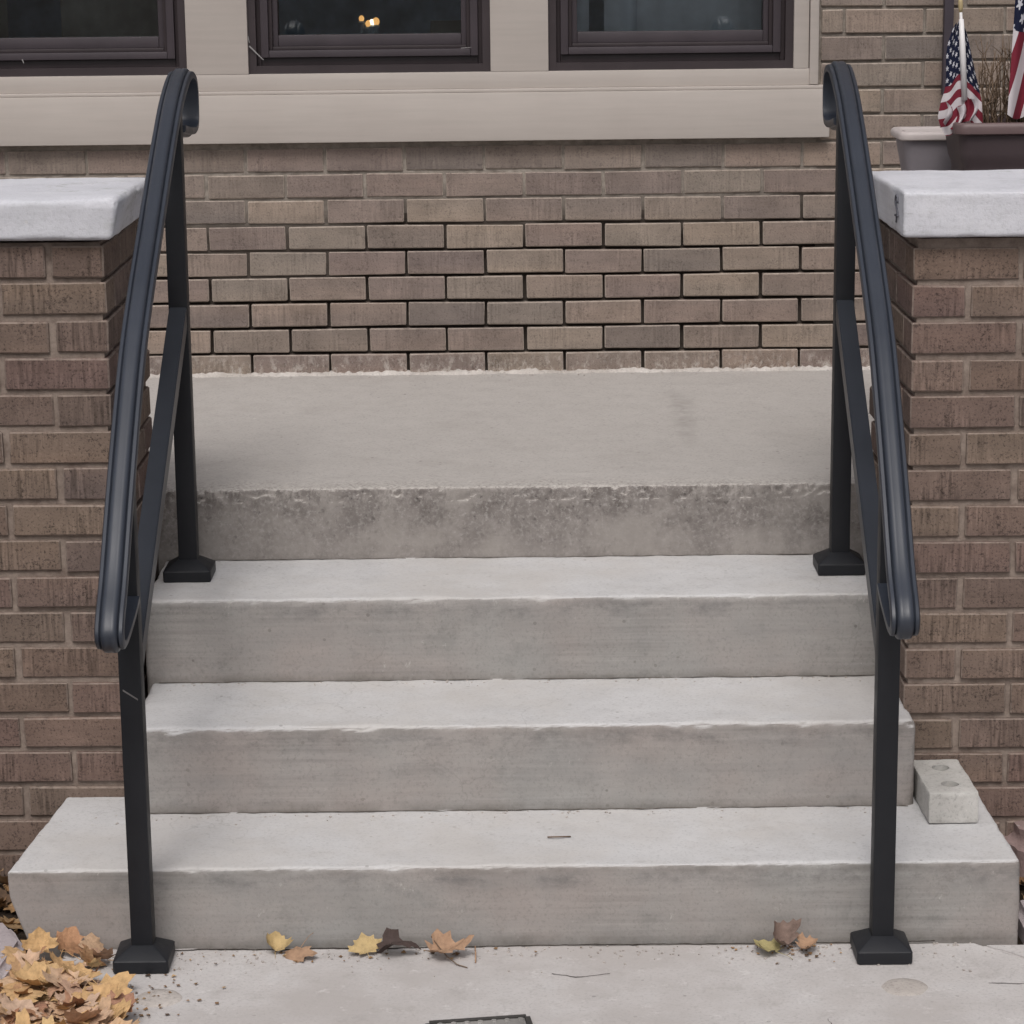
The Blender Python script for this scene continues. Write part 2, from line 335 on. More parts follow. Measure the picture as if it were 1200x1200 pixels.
M['seam2'] = plain('tread_seam_dirt', (.13, .115, .10), .95, .1, .4)
M['room'] = plain('dark_room', (.50, .62, .72), .9, .1, .3, 5, 0)
M['curtain'] = plain('curtain_cloth', (.66, .74, .82), .9, .1, .2, 30, .001)
M['curtain_dark'] = plain('dark_curtain_cloth', (.20, .21, .20), .9, .1, .3, 30, .001)
t = bpy.data.materials.new('window_glass'); t.use_nodes = True; n = t.node_tree.nodes; l = t.node_tree.links; n.clear()
o_ = n.new('ShaderNodeOutputMaterial'); mx = n.new('ShaderNodeMixShader'); tr = n.new('ShaderNodeBsdfTransparent'); gl = n.new('ShaderNodeBsdfGlossy'); fr = n.new('ShaderNodeFresnel')
fr.inputs[0].default_value = 1.9; gl.inputs['Roughness'].default_value = .02; tr.inputs[0].default_value = (.95, .97, .98, 1)
l.new(fr.outputs[0], mx.inputs[0]); l.new(tr.outputs[0], mx.inputs[1]); l.new(gl.outputs[0], mx.inputs[2]); l.new(mx.outputs[0], o_.inputs[0]); M['glass'] = t
def emit(name, colr, s):
    t = bpy.data.materials.new(name); t.use_nodes = True; b = t.node_tree.nodes['Principled BSDF']
    b.inputs['Emission Color'].default_value = (*colr, 1); b.inputs['Emission Strength'].default_value = s; return t
M['bulb'] = emit('lit_bulb', (1, .82, .55), 3.5); M['bulb_glow'] = emit('amber_bulb_glow', (1, .50, .13), .9)
M['conduit'] = plain('dark_pipe_paint', (.06, .05, .062), .55, .4)
t = NT('soil', .98, .1); c = t.ramp(t.noise(40, 8, .7), [(.3, (.02, .015, .011)), (.6, (.055, .04, .03)), (.75, (.10, .08, .06))]); t.col(c); t.bump(t.noise(60, 8, .75), .012, 1); M['soil'] = t.m
t = NT('lawn', .95, .1); c = t.ramp(t.noise(3, 8, .7), [(.3, (.035, .045, .018)), (.55, (.06, .075, .028)), (.75, (.13, .11, .055))]); t.col(c); t.bump(t.noise(90, 4, .7), .02, 1); M['lawn'] = t.m
def leaf_mat(name, stops):
    t = NT(name, .75, .25); oi = t.n.new('ShaderNodeObjectInfo'); g = t.n.new('ShaderNodeNewGeometry')
    rnd = t.math('FRACT', t.math('ADD', oi.outputs['Random'], t.math('MULTIPLY', g.outputs['Random Per Island'], 3.7)))
    c = t.ramp(rnd, stops)
    c = t.mix(.7, c, t.mix(1, c, t.ramp(t.noise(60, 5, .65), [(.3, .5), (.5, 1.0), (.7, 1.25)]), 'MULTIPLY'))
    v = t.n.new('ShaderNodeTexVoronoi'); v.feature = 'DISTANCE_TO_EDGE'; v.inputs['Scale'].default_value = 300; t.l.new(t.co.outputs['Object'], v.inputs['Vector'])
    c = t.mix(t.ramp(v.outputs['Distance'], [(.0, .22), (.06, 0.0)]), c, t.mix(1, c, (1.5, 1.5, 1.5), 'MULTIPLY'))
    t.col(c); t.bump(t.noise(140, 4, .6), .0015, .8)
    t.b.inputs['Subsurface Weight'].default_value = 0
    return t.m
M['leaf'] = leaf_mat('dry_leaf', [(0, (.48, .30, .15)), (.2, (.54, .35, .17)), (.35, (.52, .36, .25)), (.5, (.34, .17, .10)), (.65, (.58, .40, .20)), (.8, (.33, .17, .11)), (.9, (.52, .37, .27)), (1, (.45, .28, .15))])
M['leaf_yellow'] = leaf_mat('yellow_leaf', [(0, (.46, .34, .17)), (1, (.42, .31, .16))])
M['leaf_brown'] = leaf_mat('brown_leaf', [(0, (.36, .23, .15)), (1, (.33, .2, .12))])
M['leaf_dark'] = leaf_mat('dark_leaf', [(0, (.075, .05, .045)), (1, (.06, .045, .04))])
M['leaf_purple'] = leaf_mat('purple_leaf', [(0, (.20, .14, .115)), (1, (.18, .13, .11))])
M['leaf_olive'] = leaf_mat('olive_leaf', [(0, (.38, .34, .16)), (1, (.36, .3, .15))])
M['litter'] = leaf_mat('leaf_litter', [(0, (.16, .09, .045)), (.4, (.32, .19, .09)), (.7, (.09, .055, .035)), (1, (.42, .28, .15))])
M['planter'] = plain('brown_plastic', (.068, .050, .054), .55, .4, .12)
M['planter_rim'] = plain('brown_plastic_rim', (.13, .088, .088), .5, .4, .12)
M['pot'] = plain('grey_plastic', (.235, .215, .235), .6, .3, .1)
M['pot_rim'] = plain('pale_plastic_rim', (.48, .43, .42), .5, .3, .1)
M['white'] = plain('white_plastic_stick', (.72, .70, .70), .5, .4, .05)
M['gold'] = plain('gold_tip', (.42, .33, .18), .4, .5, .1)
M['twig'] = plain('dry_twig', (.17, .12, .085), .9, .1, .35)
M['bench'] = plain('dark_bench_wood', (.06, .045, .035), .7, .3, .3)
M['iron'] = plain('cover_frame_iron', (.045, .042, .04), .6, .4, .3, 80, .002)
M['plate'] = plain('cover_plate_metal', (.22, .21, .20), .5, .5, .35, 80, .002)

# ------------------------------------------------------------------ ground
def grid_sheet(name, xs, ys, zf, mat):
    V = [(x, y, zf(x, y)) for y in ys for x in xs]; n_ = len(xs)
    F = [(j*n_+i, j*n_+i+1, (j+1)*n_+i+1, (j+1)*n_+i) for j in range(len(ys)-1) for i in range(n_-1)]
    return mesh(name, V, F, mat, 180)
xs = [-80, -30, -12, -6, -4, -3, -2.4]+frange(-2.0, -.85, .03)+[-.6, 0, .6]+frange(.85, 2.0, .03)+[2.4, 3, 4, 6, 12, 30, 80]
ys = [-80, -30, -10, -2, 0, 2, 3]+frange(3.4, 5.1, .03)+[5.4, 8, 14, 30, 80]
def gz(x, y):
    if 3.3 < y < 5.2 and .85 < abs(x) < 2.1: return -.028+.012*noise.noise(Vector((x*9, y*9, 0)))
    return -.035
tag(link('ground', grid_sheet('ground', xs, ys, gz, M['soil'])), kind='structure')
# concrete walk: slabs with worn edges and a real joint between them
walk = bpy.data.objects.new('walk', None); C.objects.link(walk); tag(walk, 'pale concrete walk running up to the foot of the steps', kind='structure')
def slab_poly(name, poly, z1=0.0, th=.09, seed=0):
    bm = bmesh.new(); vv = []
    pts = []
    for i, a in enumerate(poly):
        b = poly[(i+1) % len(poly)]; a = Vector((*a, 0)); b = Vector((*b, 0)); L = (b-a).length; n_ = max(1, int(L/.02)) if L < 3 else 60
        nrm = (b-a).cross(Vector((0, 0, 1))).normalized()
        for k in range(n_):
            p = a.lerp(b, k/n_); wv = min(1, 12*min(k/n_, 1-k/n_)+.2)
            p += nrm*(.004*noise.noise(p*22+Vector((seed, 0, 0)))+.002*noise.noise(p*70))*wv; pts.append(p)
    top = [bm.verts.new((p.x, p.y, z1)) for p in pts]; bot = [bm.verts.new((p.x, p.y, z1-th)) for p in pts]
    f = bm.faces.new(top)
    for i in range(len(pts)): bm.faces.new((top[i], top[(i+1) % len(pts)], bot[(i+1) % len(pts)], bot[i]))
    bmesh.ops.recalc_face_normals(bm, faces=bm.faces)
    bmesh.ops.bevel(bm, geom=[e for e in bm.edges if e.verts[0] in top and e.verts[1] in top], offset=.003, segments=2, affect='EDGES')
    me = bpy.data.meshes.new(name); bm.to_mesh(me); bm.free(); me.materials.append(M['walk']); me.shade_smooth(); me.set_sharp_from_angle(angle=R(35))
    return link(name, me, walk)
slab_poly('slab', [(-.80, .4), (1.04, .4), (1.03, 4.03), (.87, 4.178), (.808, 4.240), (-.80, 4.254)], 0, seed=1)
slab_poly('slab', [(1.05, .4), (2.6, .4), (2.6, 4.24), (.823, 4.240), (.882, 4.182), (1.042, 4.035)], -.004, seed=2)
slab_poly('slab', [(-.80, -3.6), (1.04, -3.6), (1.04, .388), (-.80, .388)], 0, seed=3)
# hairline cracks in the walk (thin open seams)
def seam(name, pts, wd, mat, parent, z=.0012, amp=.004):
    P = []
    for i in range(len(pts)-1):
        a = Vector((*pts[i], 0)); b = Vector((*pts[i+1], 0)); n_ = max(2, int((b-a).length/.008))
        P += [a.lerp(b, k/n_) for k in range(n_)]
    P.append(Vector((*pts[-1], 0))); V = []; F = []
    for i, p in enumerate(P):
        q = P[min(i+1, len(P)-1)]-P[max(0, i-1)]; nn = Vector((-q.y, q.x, 0)).normalized()
        o = nn*amp*(noise.noise(p*30)+.5*noise.noise(p*90)); w_ = wd*(.55+.9*abs(noise.noise(p*45+Vector((9, 0, 0)))))
        for s_ in (-1, 1): V.append((*(p+o+nn*s_*w_*.5).xy, z))
    for i in range(len(P)-1): F.append((2*i, 2*i+1, 2*i+3, 2*i+2))
    return link(name, mesh(name, V, F, mat), parent)
M['seam'] = plain('seam_dirt', (.05, .042, .036), .95, .1, .3)
seam('crack', [(-.62, 4.243), (-.3, 4.241), (.1, 4.246), (.5, 4.243), (.74, 4.247)], .0062, M['seam'], walk)
seam('crack', [(.80, 4.06), (.86, 4.055), (.9, 4.075)], .0018, M['seam'], walk)
seam('crack', [(.62, 3.35), (.50, 3.75), (.52, 3.92)], .0015, M['seam'], walk, amp=.02)
seam('crack', [(.06, 4.12), (.10, 4.105), (.16, 4.115)], .0025, M['seam'], walk)
for x, y in ((.656, 4.047), (-.604, 4.035)):
    P = []
    for k in range(36):
        a = 2*math.pi*k/36; r_ = .041*(1+.07*noise.noise(Vector((math.cos(a)*2, math.sin(a)*2, x)))); P.append((x+r_*math.cos(a), y+r_*math.sin(a)*.95))
    V = [(a, b, -.002) for a, b in P]+[(x+(a-x)*.86, y+(b-y)*.86, .0025) for a, b in P]+[(x+(a-x)*.4, y+(b-y)*.4, .002) for a, b in P]
    F = [(i+36*j, (i+1) % 36+36*j, (i+1) % 36+36*(j+1), i+36*(j+1)) for j in range(2) for i in range(36)]+[tuple(range(72, 108))]
    link('hole_patch', mesh('hole_patch', V, F, M['patch'], 60), walk)
# iron framed cover set in the walk at the bottom edge
cov = empty('utility_cover', (-.055, 3.85, 0), 'small dark framed metal cover set flush in the concrete walk', 'ground cover')
x0, x1, y0, y1 = -.145, .014, 3.73, 3.938
sk = .022
def covbar(a, b, wd, z): # bar between plan points
    a = Vector((*a, 0)); b = Vector((*b, 0)); nn = Vector((-(b-a).y, (b-a).x, 0)).normalized()*wd/2
    q = [a-nn, b-nn, b+nn, a+nn]; return [(p.x, p.y, -.01) for p in q]+[(p.x, p.y, z) for p in q], [(0, 1, 2, 3), (4, 5, 6, 7), (0, 1, 5, 4), (1, 2, 6, 5), (2, 3, 7, 6), (3, 0, 4, 7)]
for a, b in (((x0, y1-sk), (x1, y1)), ((x1+.002, y1-.004), (x1+.03, y0+.006)), ((x1+.028, y0), (x0+.028, y0-sk)), ((x0+.026, y0-sk+.006), (x0-.002, y1-sk-.006))):
    v_, f_ = covbar(a, b, .009, .0055); link('frame_bar', mesh('frame_bar', v_, f_, M['iron']), cov)
v_ = [(x0+.004, y1-sk-.006, .0035), (x1-.003, y1-.006, .0035), (x1+.025, y0+.004, .0035), (x0+.03, y0-sk+.006, .0035)]
v_ += [(a, b, -.01) for a, b, c_ in v_]
link('cover_plate', mesh('cover_plate', v_, [(0, 1, 2, 3), (7, 6, 5, 4), (0, 4, 5, 1), (1, 5, 6, 2), (2, 6, 7, 3), (3, 7, 4, 0)], M['plate']), cov)
for k in range(7):
    for j in range(8):
        cx = x0+.018+k*.022+j*.0035; cy = y1-.03-j*.024+k*.003
        v_, f_ = lathe([(.0, .0055), (.0045, .0055), (.006, .003)], 8, cx, cy); link('tread_stud', mesh('tread_stud', v_, f_, M['plate']), cov)

# ------------------------------------------------------------------ steps

steps = empty('concrete_steps', (0, 4.26, 0), 'worn pale concrete steps rising between the two brick piers to the landing', 'steps')
def warp1(p):
    tt = (p.y-4.25)/.38
    if p.x < -.5: p.x += .036*tt*min(1, (-p.x-.5)/.3)
    if p.x > .5: p.x -= .010*tt*min(1, (p.x-.5)/.3)
    if p.x < -.82 and p.z < .1: p.x += (.1-p.z)*.35*(-p.x-.82)/.08
    return p
def step(x0, x1, y0, y1, z0, z1, r, seed, warp=None, chip=.010, mat='step', name='step', ch=.009):
    v_, f_ = rbox(dens(x0, x1, .03, .004, ch), dens(y0, y1, .03, .0035, .012), dens(z0, z1, .03, .0035, .009), r, .0022, 9, .65, chip, warp, seed)
    return link(name, mesh(name, v_, f_, M[mat], 180), steps)
step(-.898, .890, Y[0]-.004, 4.66, -.06, Z[0], .009, 1, warp1)
step(-.716, .747, Y[1], 4.93, Z[0]-.03, Z[1], .012, 2)
step(-.726, .728, Y[2], 5.25, Z[1]-.03, Z[2], .011, 3)
v_, f_ = rbox([-4.2, -3, -2, -1.4]+frange(-1.1, -.76, .03)[:-1]+frange(-.76, .76, .004)[:-1]+frange(.76, 1.1, .03)+[1.4, 2, 3, 4.2], frange(Y[3], Y[3]+.13, .0035)[:-1]+frange(Y[3]+.13, 6.70, .02), dens(Z[2]-.03, Z[3], .03, .0030, .006), .006, .0016, 16, .5, .022, None, 4)
for p in v_:      # crumbled arris
    if p.y < Y[3]+.045 and p.z > Z[3]-.03:
        n_ = max(0, noise.noise(p*38)+.6*noise.noise(p*95)-.05); wgt = max(0, 1-(p.y-Y[3])/.045)
        p.z -= .0045*n_*wgt; p.y += .006*n_*wgt
link('landing', mesh('landing', v_, f_, M['landing'], 180), steps)
for yy, zz, xa_, xb_, sd_ in ((Y[1], Z[0], -.70, .735, 1), (Y[2], Z[1], -.70, .715, 2), (Y[3], Z[2], -.72, .72, 3)):
    pp = [(xa_+(xb_-xa_)*i/14, yy-.0025+.0025*noise.noise(Vector((i*.7, sd_, 0)))) for i in range(15)]
    seam('dirt_seam', pp, .0058, M['seam2'], steps, zz+.0012, .004)
# crumbled pale mortar along the foot of the wall
V = []; F = []; X_ = frange(-1.5, 1.5, .004)
for i, x in enumerate(X_):
    a = max(.0005, .0055*(.6+1.2*noise.noise(Vector((x*11, 0, 0)))+1.1*noise.noise(Vector((x*70, 3, 0))))) + .03*max(0, noise.noise(Vector((x*6, 8, 0)))-.42)*abs(noise.noise(Vector((x*90, 4, 0))))*3
    d_ = .017+.009*noise.noise(Vector((x*9, 5, 0)))+.006*noise.noise(Vector((x*60, 7, 0)))
    V += [(x, 6.585-d_, Z[3]-.004), (x, 6.585-d_*.75, Z[3]+.004+.3*a), (x, 6.5815, Z[3]+.004+a), (x, 6.60, Z[3]+.004+a*1.02)]
for i in range(len(X_)-1):
    for k in range(3): F.append((4*i+k, 4*i+k+1, 4*i+k+5, 4*i+k+4))
link('mortar_fillet', mesh('mortar_fillet', V, F, M['fillet'], 50), steps)

# ------------------------------------------------------------------ bricks
def brick_mesh(L, D, H, mat, var):
    rs = random.Random(var*13+int(L*1000)); c = .0028
    bm = bmesh.new(); v, f = box_vf(0, L, 0, D, 0, H)
    bv = [bm.verts.new([q+rs.uniform(-.0011, .0011) for q in p]) for p in v]
    for q in f: bm.faces.new([bv[i] for i in q])
    bmesh.ops.recalc_face_normals(bm, faces=bm.faces)
    bmesh.ops.bevel(bm, geom=bm.edges[:], offset=c*rs.uniform(.7, 1.2), segments=1, affect='EDGES')
    me = bpy.data.meshes.new('brick'); bm.to_mesh(me); bm.free(); me.materials.append(mat); return me
CACHE = {}
def brick(parent, x0, y0, z0, L, D, H, mat, name='brick', proud=.0016):
    key = (round(L, 3), round(D, 3), round(H, 4), mat, random.randrange(5))
    if key not in CACHE: CACHE[key] = brick_mesh(L, D, H, M[mat], key[4])
    o = bpy.data.objects.new(name, CACHE[key]); C.objects.link(o)
    o.parent = parent; o.matrix_parent_inverse = world(parent).inverted()
    o.location = (x0+random.uniform(-.0012, .0012), y0+random.uniform(-proud, proud*.6), z0+random.uniform(-.0009, .0009))
    o.rotation_euler = (random.uniform(-.006, .006), random.uniform(-.004, .004), random.uniform(-.005, .005))
    return o
def brick_vf(x0, y0, z0, L, D, H):
    j = lambda: random.uniform(-.0012, .0012)
    v, f = box_vf(x0+j(), x0+L+j(), y0+j(), y0+D, z0+j(), z0+H+j()); return v, f

# ------------------------------------------------------------------ house
YB = 6.585
house = empty('brick_house', (0, YB, Z[3]), 'brick house front with three dark framed windows behind the landing', 'house')
# wall = mortar body; bricks are its sub-parts
PITCHZ = .0667; Z0 = .6195
def mortar_depth(z): return .0045+.021*min(1, max(0, (1.10-z)/.14))
V = []; F = []
def wallblock(x0, x1, z0, z1, y0, y1):
    v_, f_ = box_vf(x0, x1, y0, y1, z0, z1); return v_, f_
parts = []
mx_ = frange(-4.2, -2.2, .1)[:-1]+frange(-2.2, .79, .022); mz_ = frange(Z0, 1.30, .0105); HV = []; HF = []
for z in mz_:
    for x in mx_:
        n_ = noise.noise(Vector((x*2.3, 0, z*5)))+.35*noise.noise(Vector((x*9, 3, z*16)))
        u = min(1, max(0, (1.000-z+.09*x+.24*n_)/.10))
        HV.append((x, YB+.0040+.019*u+.0018*noise.noise(Vector((x*60, 1, z*60))), z))
nn_ = len(mx_)
for b_ in range(len(mz_)-1):
    for a_ in range(nn_-1): HF.append((b_*nn_+a_, b_*nn_+a_+1, (b_+1)*nn_+a_+1, (b_+1)*nn_+a_))
parts.append((HV, HF)); parts.append(wallblock(-4.2, .79, Z0-.2, 1.30, YB+.035, 6.80))
parts.append(wallblock(.79, 4.2, .60, 3.4, YB+.0075, 6.80)); parts.append(wallblock(-4.2, .79, 2.95, 3.4, YB+.010, 6.80))
v_, f_ = join(parts); wall = link('wall', mesh('wall', v_, f_, M['mortar_wall']), house)
J = .0074; BL = .2035
nb = 0; stuffp = []
for k in range(0, 42):
    z = Z0+k*PITCHZ+J/2; H_ = PITCHZ-J
    ph = -.062 if k % 2 == 0 else .0395
    n0 = math.floor((-4.2-ph)/BL)
    for i in range(n0, n0+44):
        a = ph+i*BL+J/2; b = a+BL-J
        if b < -4.15 or a > 4.15: continue
        lim = .792
        if z > 1.22:
            if b < lim+.02 and z < 2.95: continue
            if a < lim and z < 2.95: a = lim+.004
        L_ = b-a
        if L_ < .012: continue
        vis = (abs((a+b)/2) < 1.42 and z < 1.66)
        if vis and nb < 297:
            if a > 1.46: continue
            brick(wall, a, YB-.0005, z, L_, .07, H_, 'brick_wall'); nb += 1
        else: stuffp.append(brick_vf(a, YB, z, L_, .05, H_))
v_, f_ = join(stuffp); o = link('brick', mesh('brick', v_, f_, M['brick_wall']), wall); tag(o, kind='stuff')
# apron board, bead, casings
YA = 6.553
bbox('sill_board', -4.2, .817, YA, 6.70, 1.232, 1.3535, M['trim'], house, .003)
bbox('bead_moulding', -4.2, .812, YA+.006, 6.69, 1.3537, 1.3625, M['trim'], house, .003)
bbox('sill_casing', -4.2, .787, YA+.019, 6.69, 1.3627, 1.4043, M['trim'], house, .002)
mull = [(-.811, -.655), (-.042, .105), (.7255, .764)]
for a, b in mull: bbox('casing', a, b, YA+.0193, 6.69, 1.4045, 2.95, M['trim'], house, .0025)
bbox('casing', .7655, .7885, YA+.012, 6.69, 1.3640, 2.951, M['trim'], house, .004)
bbox('head_casing', -4.2, .787, YA+.019, 6.69, 2.952, 3.10, M['trim'], house, .003)
# windows
def window(x0, x1, z0=1.4045, z1=2.95):
    yf = YA+.032
    wn_ = link('window', mesh('window', *join([wallblock(x0-.004, x0+.020, z0, z1, yf, 6.72), wallblock(x1-.020, x1+.004, z0, z1, yf, 6.72),
          wallblock(x0+.020, x1-.020, z0, z0+.020, yf+.001, 6.72), wallblock(x0+.020, x1-.020, z1-.03, z1, yf+.001, 6.72)]), M['sash'], 30), house)
    # stepped inner frame
    def ring(name, ins, wd, y, mat, zl=None, zw=None):
        a, b, c_, d_ = x0+ins, x1-ins, z0+(zl if zl else ins), z1-ins; zw = zw or wd
        for q in ((a, a+wd, c_, d_), (b-wd, b, c_, d_), (a+wd, b-wd, c_, c_+zw), (a+wd, b-wd, d_-wd, d_)):
            bbox(name, q[0]+.0003, q[1]-.0003, y, y+.05, q[2]+.0003, q[3]-.0003, mat, wn_, .0018)
    ring('frame_liner', .0195, .012, yf+.020, M['sash'], .0195, .021)
    ring('sash', .031, .020, yf+.008, M['sash2'], .040, .018)
    ring('sash_bead', .0505, .010, yf+.020, M['sash'], .0575, .010)
    ring('inner_sash', .060, .014, yf+.030, M['sash2'], .067, .028)
    v_, f_ = box_vf(x0+.06, x1-.06, yf+.052, yf+.056, z0+.08, z1-.06)
    link('pane', mesh('pane', v_, f_, M['glass']), wn_)
    return wn_
w1 = window(-1.43, -.811); w2 = window(-.655, -.042); w3 = window(.105, .7255)
bbox('casing', -1.6, -1.434, YA+.0205, 6.69, 1.4045, 2.95, M['trim'], house, .002)
bbox('casing', -4.2, -1.604, YA+.021, 6.69, 1.4045, 2.95, M['trim'], house, .002)
# small silvery splinters of tape on the second and first frames
def sliver(p, q, wd, parent, y):
    p = Vector((p[0], y, p[1])); q = Vector((q[0], y, q[1])); d_ = (q-p).normalized(); nn = Vector((-d_.z, 0, d_.x))*wd/2
    V = [p-nn, q-nn*.5, q+nn*.5, p+nn]; V = [tuple(a) for a in V]+[(a.x, a.y+.0015, a.z) for a in V]
    link('chipped_caulk', mesh('chipped_caulk', V, [(0, 1, 2, 3), (7, 6, 5, 4), (0, 4, 5, 1), (1, 5, 6, 2), (2, 6, 7, 3), (3, 7, 4, 0)], M['scuff2']), parent)
sliver((-.652, 1.475), (-.617, 1.440), .004, w2, YA+.026)
sliver((-.655, 1.500), (-.651, 1.483), .003, w2, YA+.026)
sliver((-.116, 1.464), (-.090, 1.466), .0018, w2, YA+.026)
sliver((-1.228, 1.448), (-1.224, 1.438), .003, w1, YA+.026)
# interior
v_, f_ = box_vf(-2.3, 2.3, 6.9, 9.6, .7, 3.3); f_ = [q for q in f_ if q != (0, 1, 5, 4)]
link('room', mesh('room', v_, f_, M['room']), house)
def curtain(x0, x1, y, mat, parent, amp=.012, fr_=60, z0=1.3, z1=2.95):
    xs_ = frange(x0, x1, .004); V = []; F = []
    for x in xs_:
        yy = y+amp*math.sin(x*fr_+1.5*noise.noise(Vector((x*5, 0, 0)))*3)
        V += [(x, yy, z0), (x, yy, z1), (x, yy+.004, z1), (x, yy+.004, z0)]
    for i in range(len(xs_)-1): F += [(4*i, 4*i+4, 4*i+5, 4*i+1), (4*i+3, 4*i+2, 4*i+6, 4*i+7)]
    link('curtain', mesh('curtain', V, F, M[mat], 180), parent)
curtain(.14, .215, 6.80, 'curtain', w3); curtain(.255, .34, 6.82, 'curtain', w3, .006, 90); curtain(.34, .70, 6.80, 'curtain', w3, .004, 60)
curtain(-1.40, -1.30, 6.80, 'curtain_dark', w1); curtain(-1.17, -.88, 6.85, 'curtain_dark', w1, .003, 120)
curtain(-.20, -.10, 6.84, 'curtain_dark', w2, .004, 80, 1.3, 1.525)
bbox('window_stool', -.62, -.08, 6.76, 6.86, 1.42, 1.45, M['room'], w2)
for x, z, r_, m_ in ((-.382, 1.503, .0075, 'bulb'), (-.412, 1.514, .0075, 'bulb_glow'), (-.371, 1.505, .010, 'bulb_glow'), (-.392, 1.499, .009, 'bulb_glow')):  # overlapping amber globes imitate the halo of light round the white bulb
    lm = link('room_lamp', mesh('room_lamp', *join([lathe([(.001, z-.40), (.06, z-.40), (.06, z-.39), (.006, z-.38), (.006, z-.02), (.012, z-.012), (.004, z-.006)], 16, x, 7.4)]), M['room'], 40), house)
    link('bulb', mesh('bulb', *lathe([(r_*math.sin(a)*1.0001+.0001, z-r_*1.2*math.cos(a)) for a in [math.pi*i/8 for i in range(9)]], 14, x, 7.4), M[m_], 180), lm)
# pipe
bbox('pipe', 1.098, 1.122, YB-.052, YB-.028, 1.335, 3.3, M['conduit'], house, .004)
bbox('pipe_bracket', 1.104, 1.118, YB-.029, YB+.002, 1.345, 1.362, M['conduit'], house, .002)
bbox('pipe_bracket', 1.104, 1.118, YB-.029, YB+.002, 1.93, 1.95, M['conduit'], house, .002)

# ------------------------------------------------------------------ piers
def pier(side):
    s = side; name = 'brick_pier'
    zb = .149 if s > 0 else .171; pz = .069; XI = .738; YF = 4.655; YE = 5.180; XO = 2.66; J_ = .0105
    pr = empty(name, (s*1.2, YF, 0), 'brown brick pier under a white painted cap, right of the steps by the planters' if s > 0 else
               'brown brick pier under a white painted cap, left of the steps above the leaves', 'brick pier')
    xa, xb = sorted((s*(XI+.009), s*(XO-.009)))
    mo = link('mortar', mesh('mortar', *box_vf(xa, xb, YF+.0065, YE-.007, -.12, 1.196+(.010 if s < 0 else 0)), M['mortar_pier']), pr)
    rest = []
    k0 = -5
    for k in range(k0, 16):
        z0 = zb+k*pz+J_/2; H_ = pz-J_
        lim_ = 1.2 if s > 0 else 1.211
        if z0+H_ > lim_: H_ = lim_-z0
        if H_ < .012: continue
        # top course: right pier starts with a stretcher, left with a header; they alternate down
        stretch = ((k % 2 == 0) == (s > 0))
        L0 = .2035-J_ if stretch else .097
        D0 = .097 if stretch else .2035-J_
        def put(dx, y, L, D, ind=True):
            x0_ = s*(XI+dx) if s > 0 else -(XI+dx+L)
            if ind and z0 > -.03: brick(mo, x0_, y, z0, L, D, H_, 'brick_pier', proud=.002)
            else: rest.append(brick_vf(x0_, y, z0, L, D, H_))
        put(0, YF, L0, D0)
        dx = L0+J_
        while XI+dx < XO-.02:
            L = min(.2035-J_, XO-XI-dx); put(dx, YF, L, .09, XI+dx < 1.02); dx += L+J_
        y = YF+D0+J_
        while y < YE-.02:
            D = min(.2035-J_, YE-y); put(0, y, .09, D); y += D+J_
        dxx = .10                                            # back face
        while XI+dxx < XO-.02:
            L = min(.2035-J_, XO-XI-dxx); rest.append(brick_vf(s*(XI+dxx) if s > 0 else -(XI+dxx+L), YE-.05, z0, L, .05, H_)); dxx += L+J_
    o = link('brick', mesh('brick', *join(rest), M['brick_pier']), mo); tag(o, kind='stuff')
    def warpc(p):
        u = (p.y-4.63)/.5
        if p.z > 1.24: p.z -= .010*max(0, u)+.004*max(0, (.03-(p.y-4.63))/.03)
        if s < 0 and p.x > -.745: p.x += .006*(p.z-1.24)/.04
        return p
    if s > 0: xx = dens(.713, 2.70, .05, .004, .012); r_ = .006
    else: xx = dens(-2.70, -.713, .05, .004, .012); r_ = .012
    v_, f_ = rbox(xx, dens(4.628, 5.14, .04, .004, .012), dens(1.2015+(.011 if s < 0 else 0), 1.287+(.003 if s < 0 else 0), .02, .0035, .008), r_, .0024, 9, .6, .009, warpc, 8+s)
    cp_ = link('cap', mesh('cap', v_, f_, M['cap'], 180), pr)
    if s > 0:                                                # dark squiggle worn into the end of the cap
        pts = [(.7115, 4.700+.016*math.cos(a)*.9, 1.262+.010*math.sin(a)) for a in [R(d) for d in range(200, -100, -20)]]
        pts += [(.7115, 4.690, 1.243), (.7112, 4.678, 1.236)]; pts2 = [(.7115, 4.677, 1.236), (.7115, 4.715, 1.234)]; pts3 = [(.7115, 4.697, 1.238), (.7115, 4.700, 1.222)]
        v_, f_ = join([tube(pts, .0024, 5), tube(pts2, .0024, 5), tube(pts3, .002, 5)])
        link('squiggle_mark', mesh('squiggle_mark', v_, f_, M['mark'], 180), cp_)
    return pr
pier(-1); pier(1)

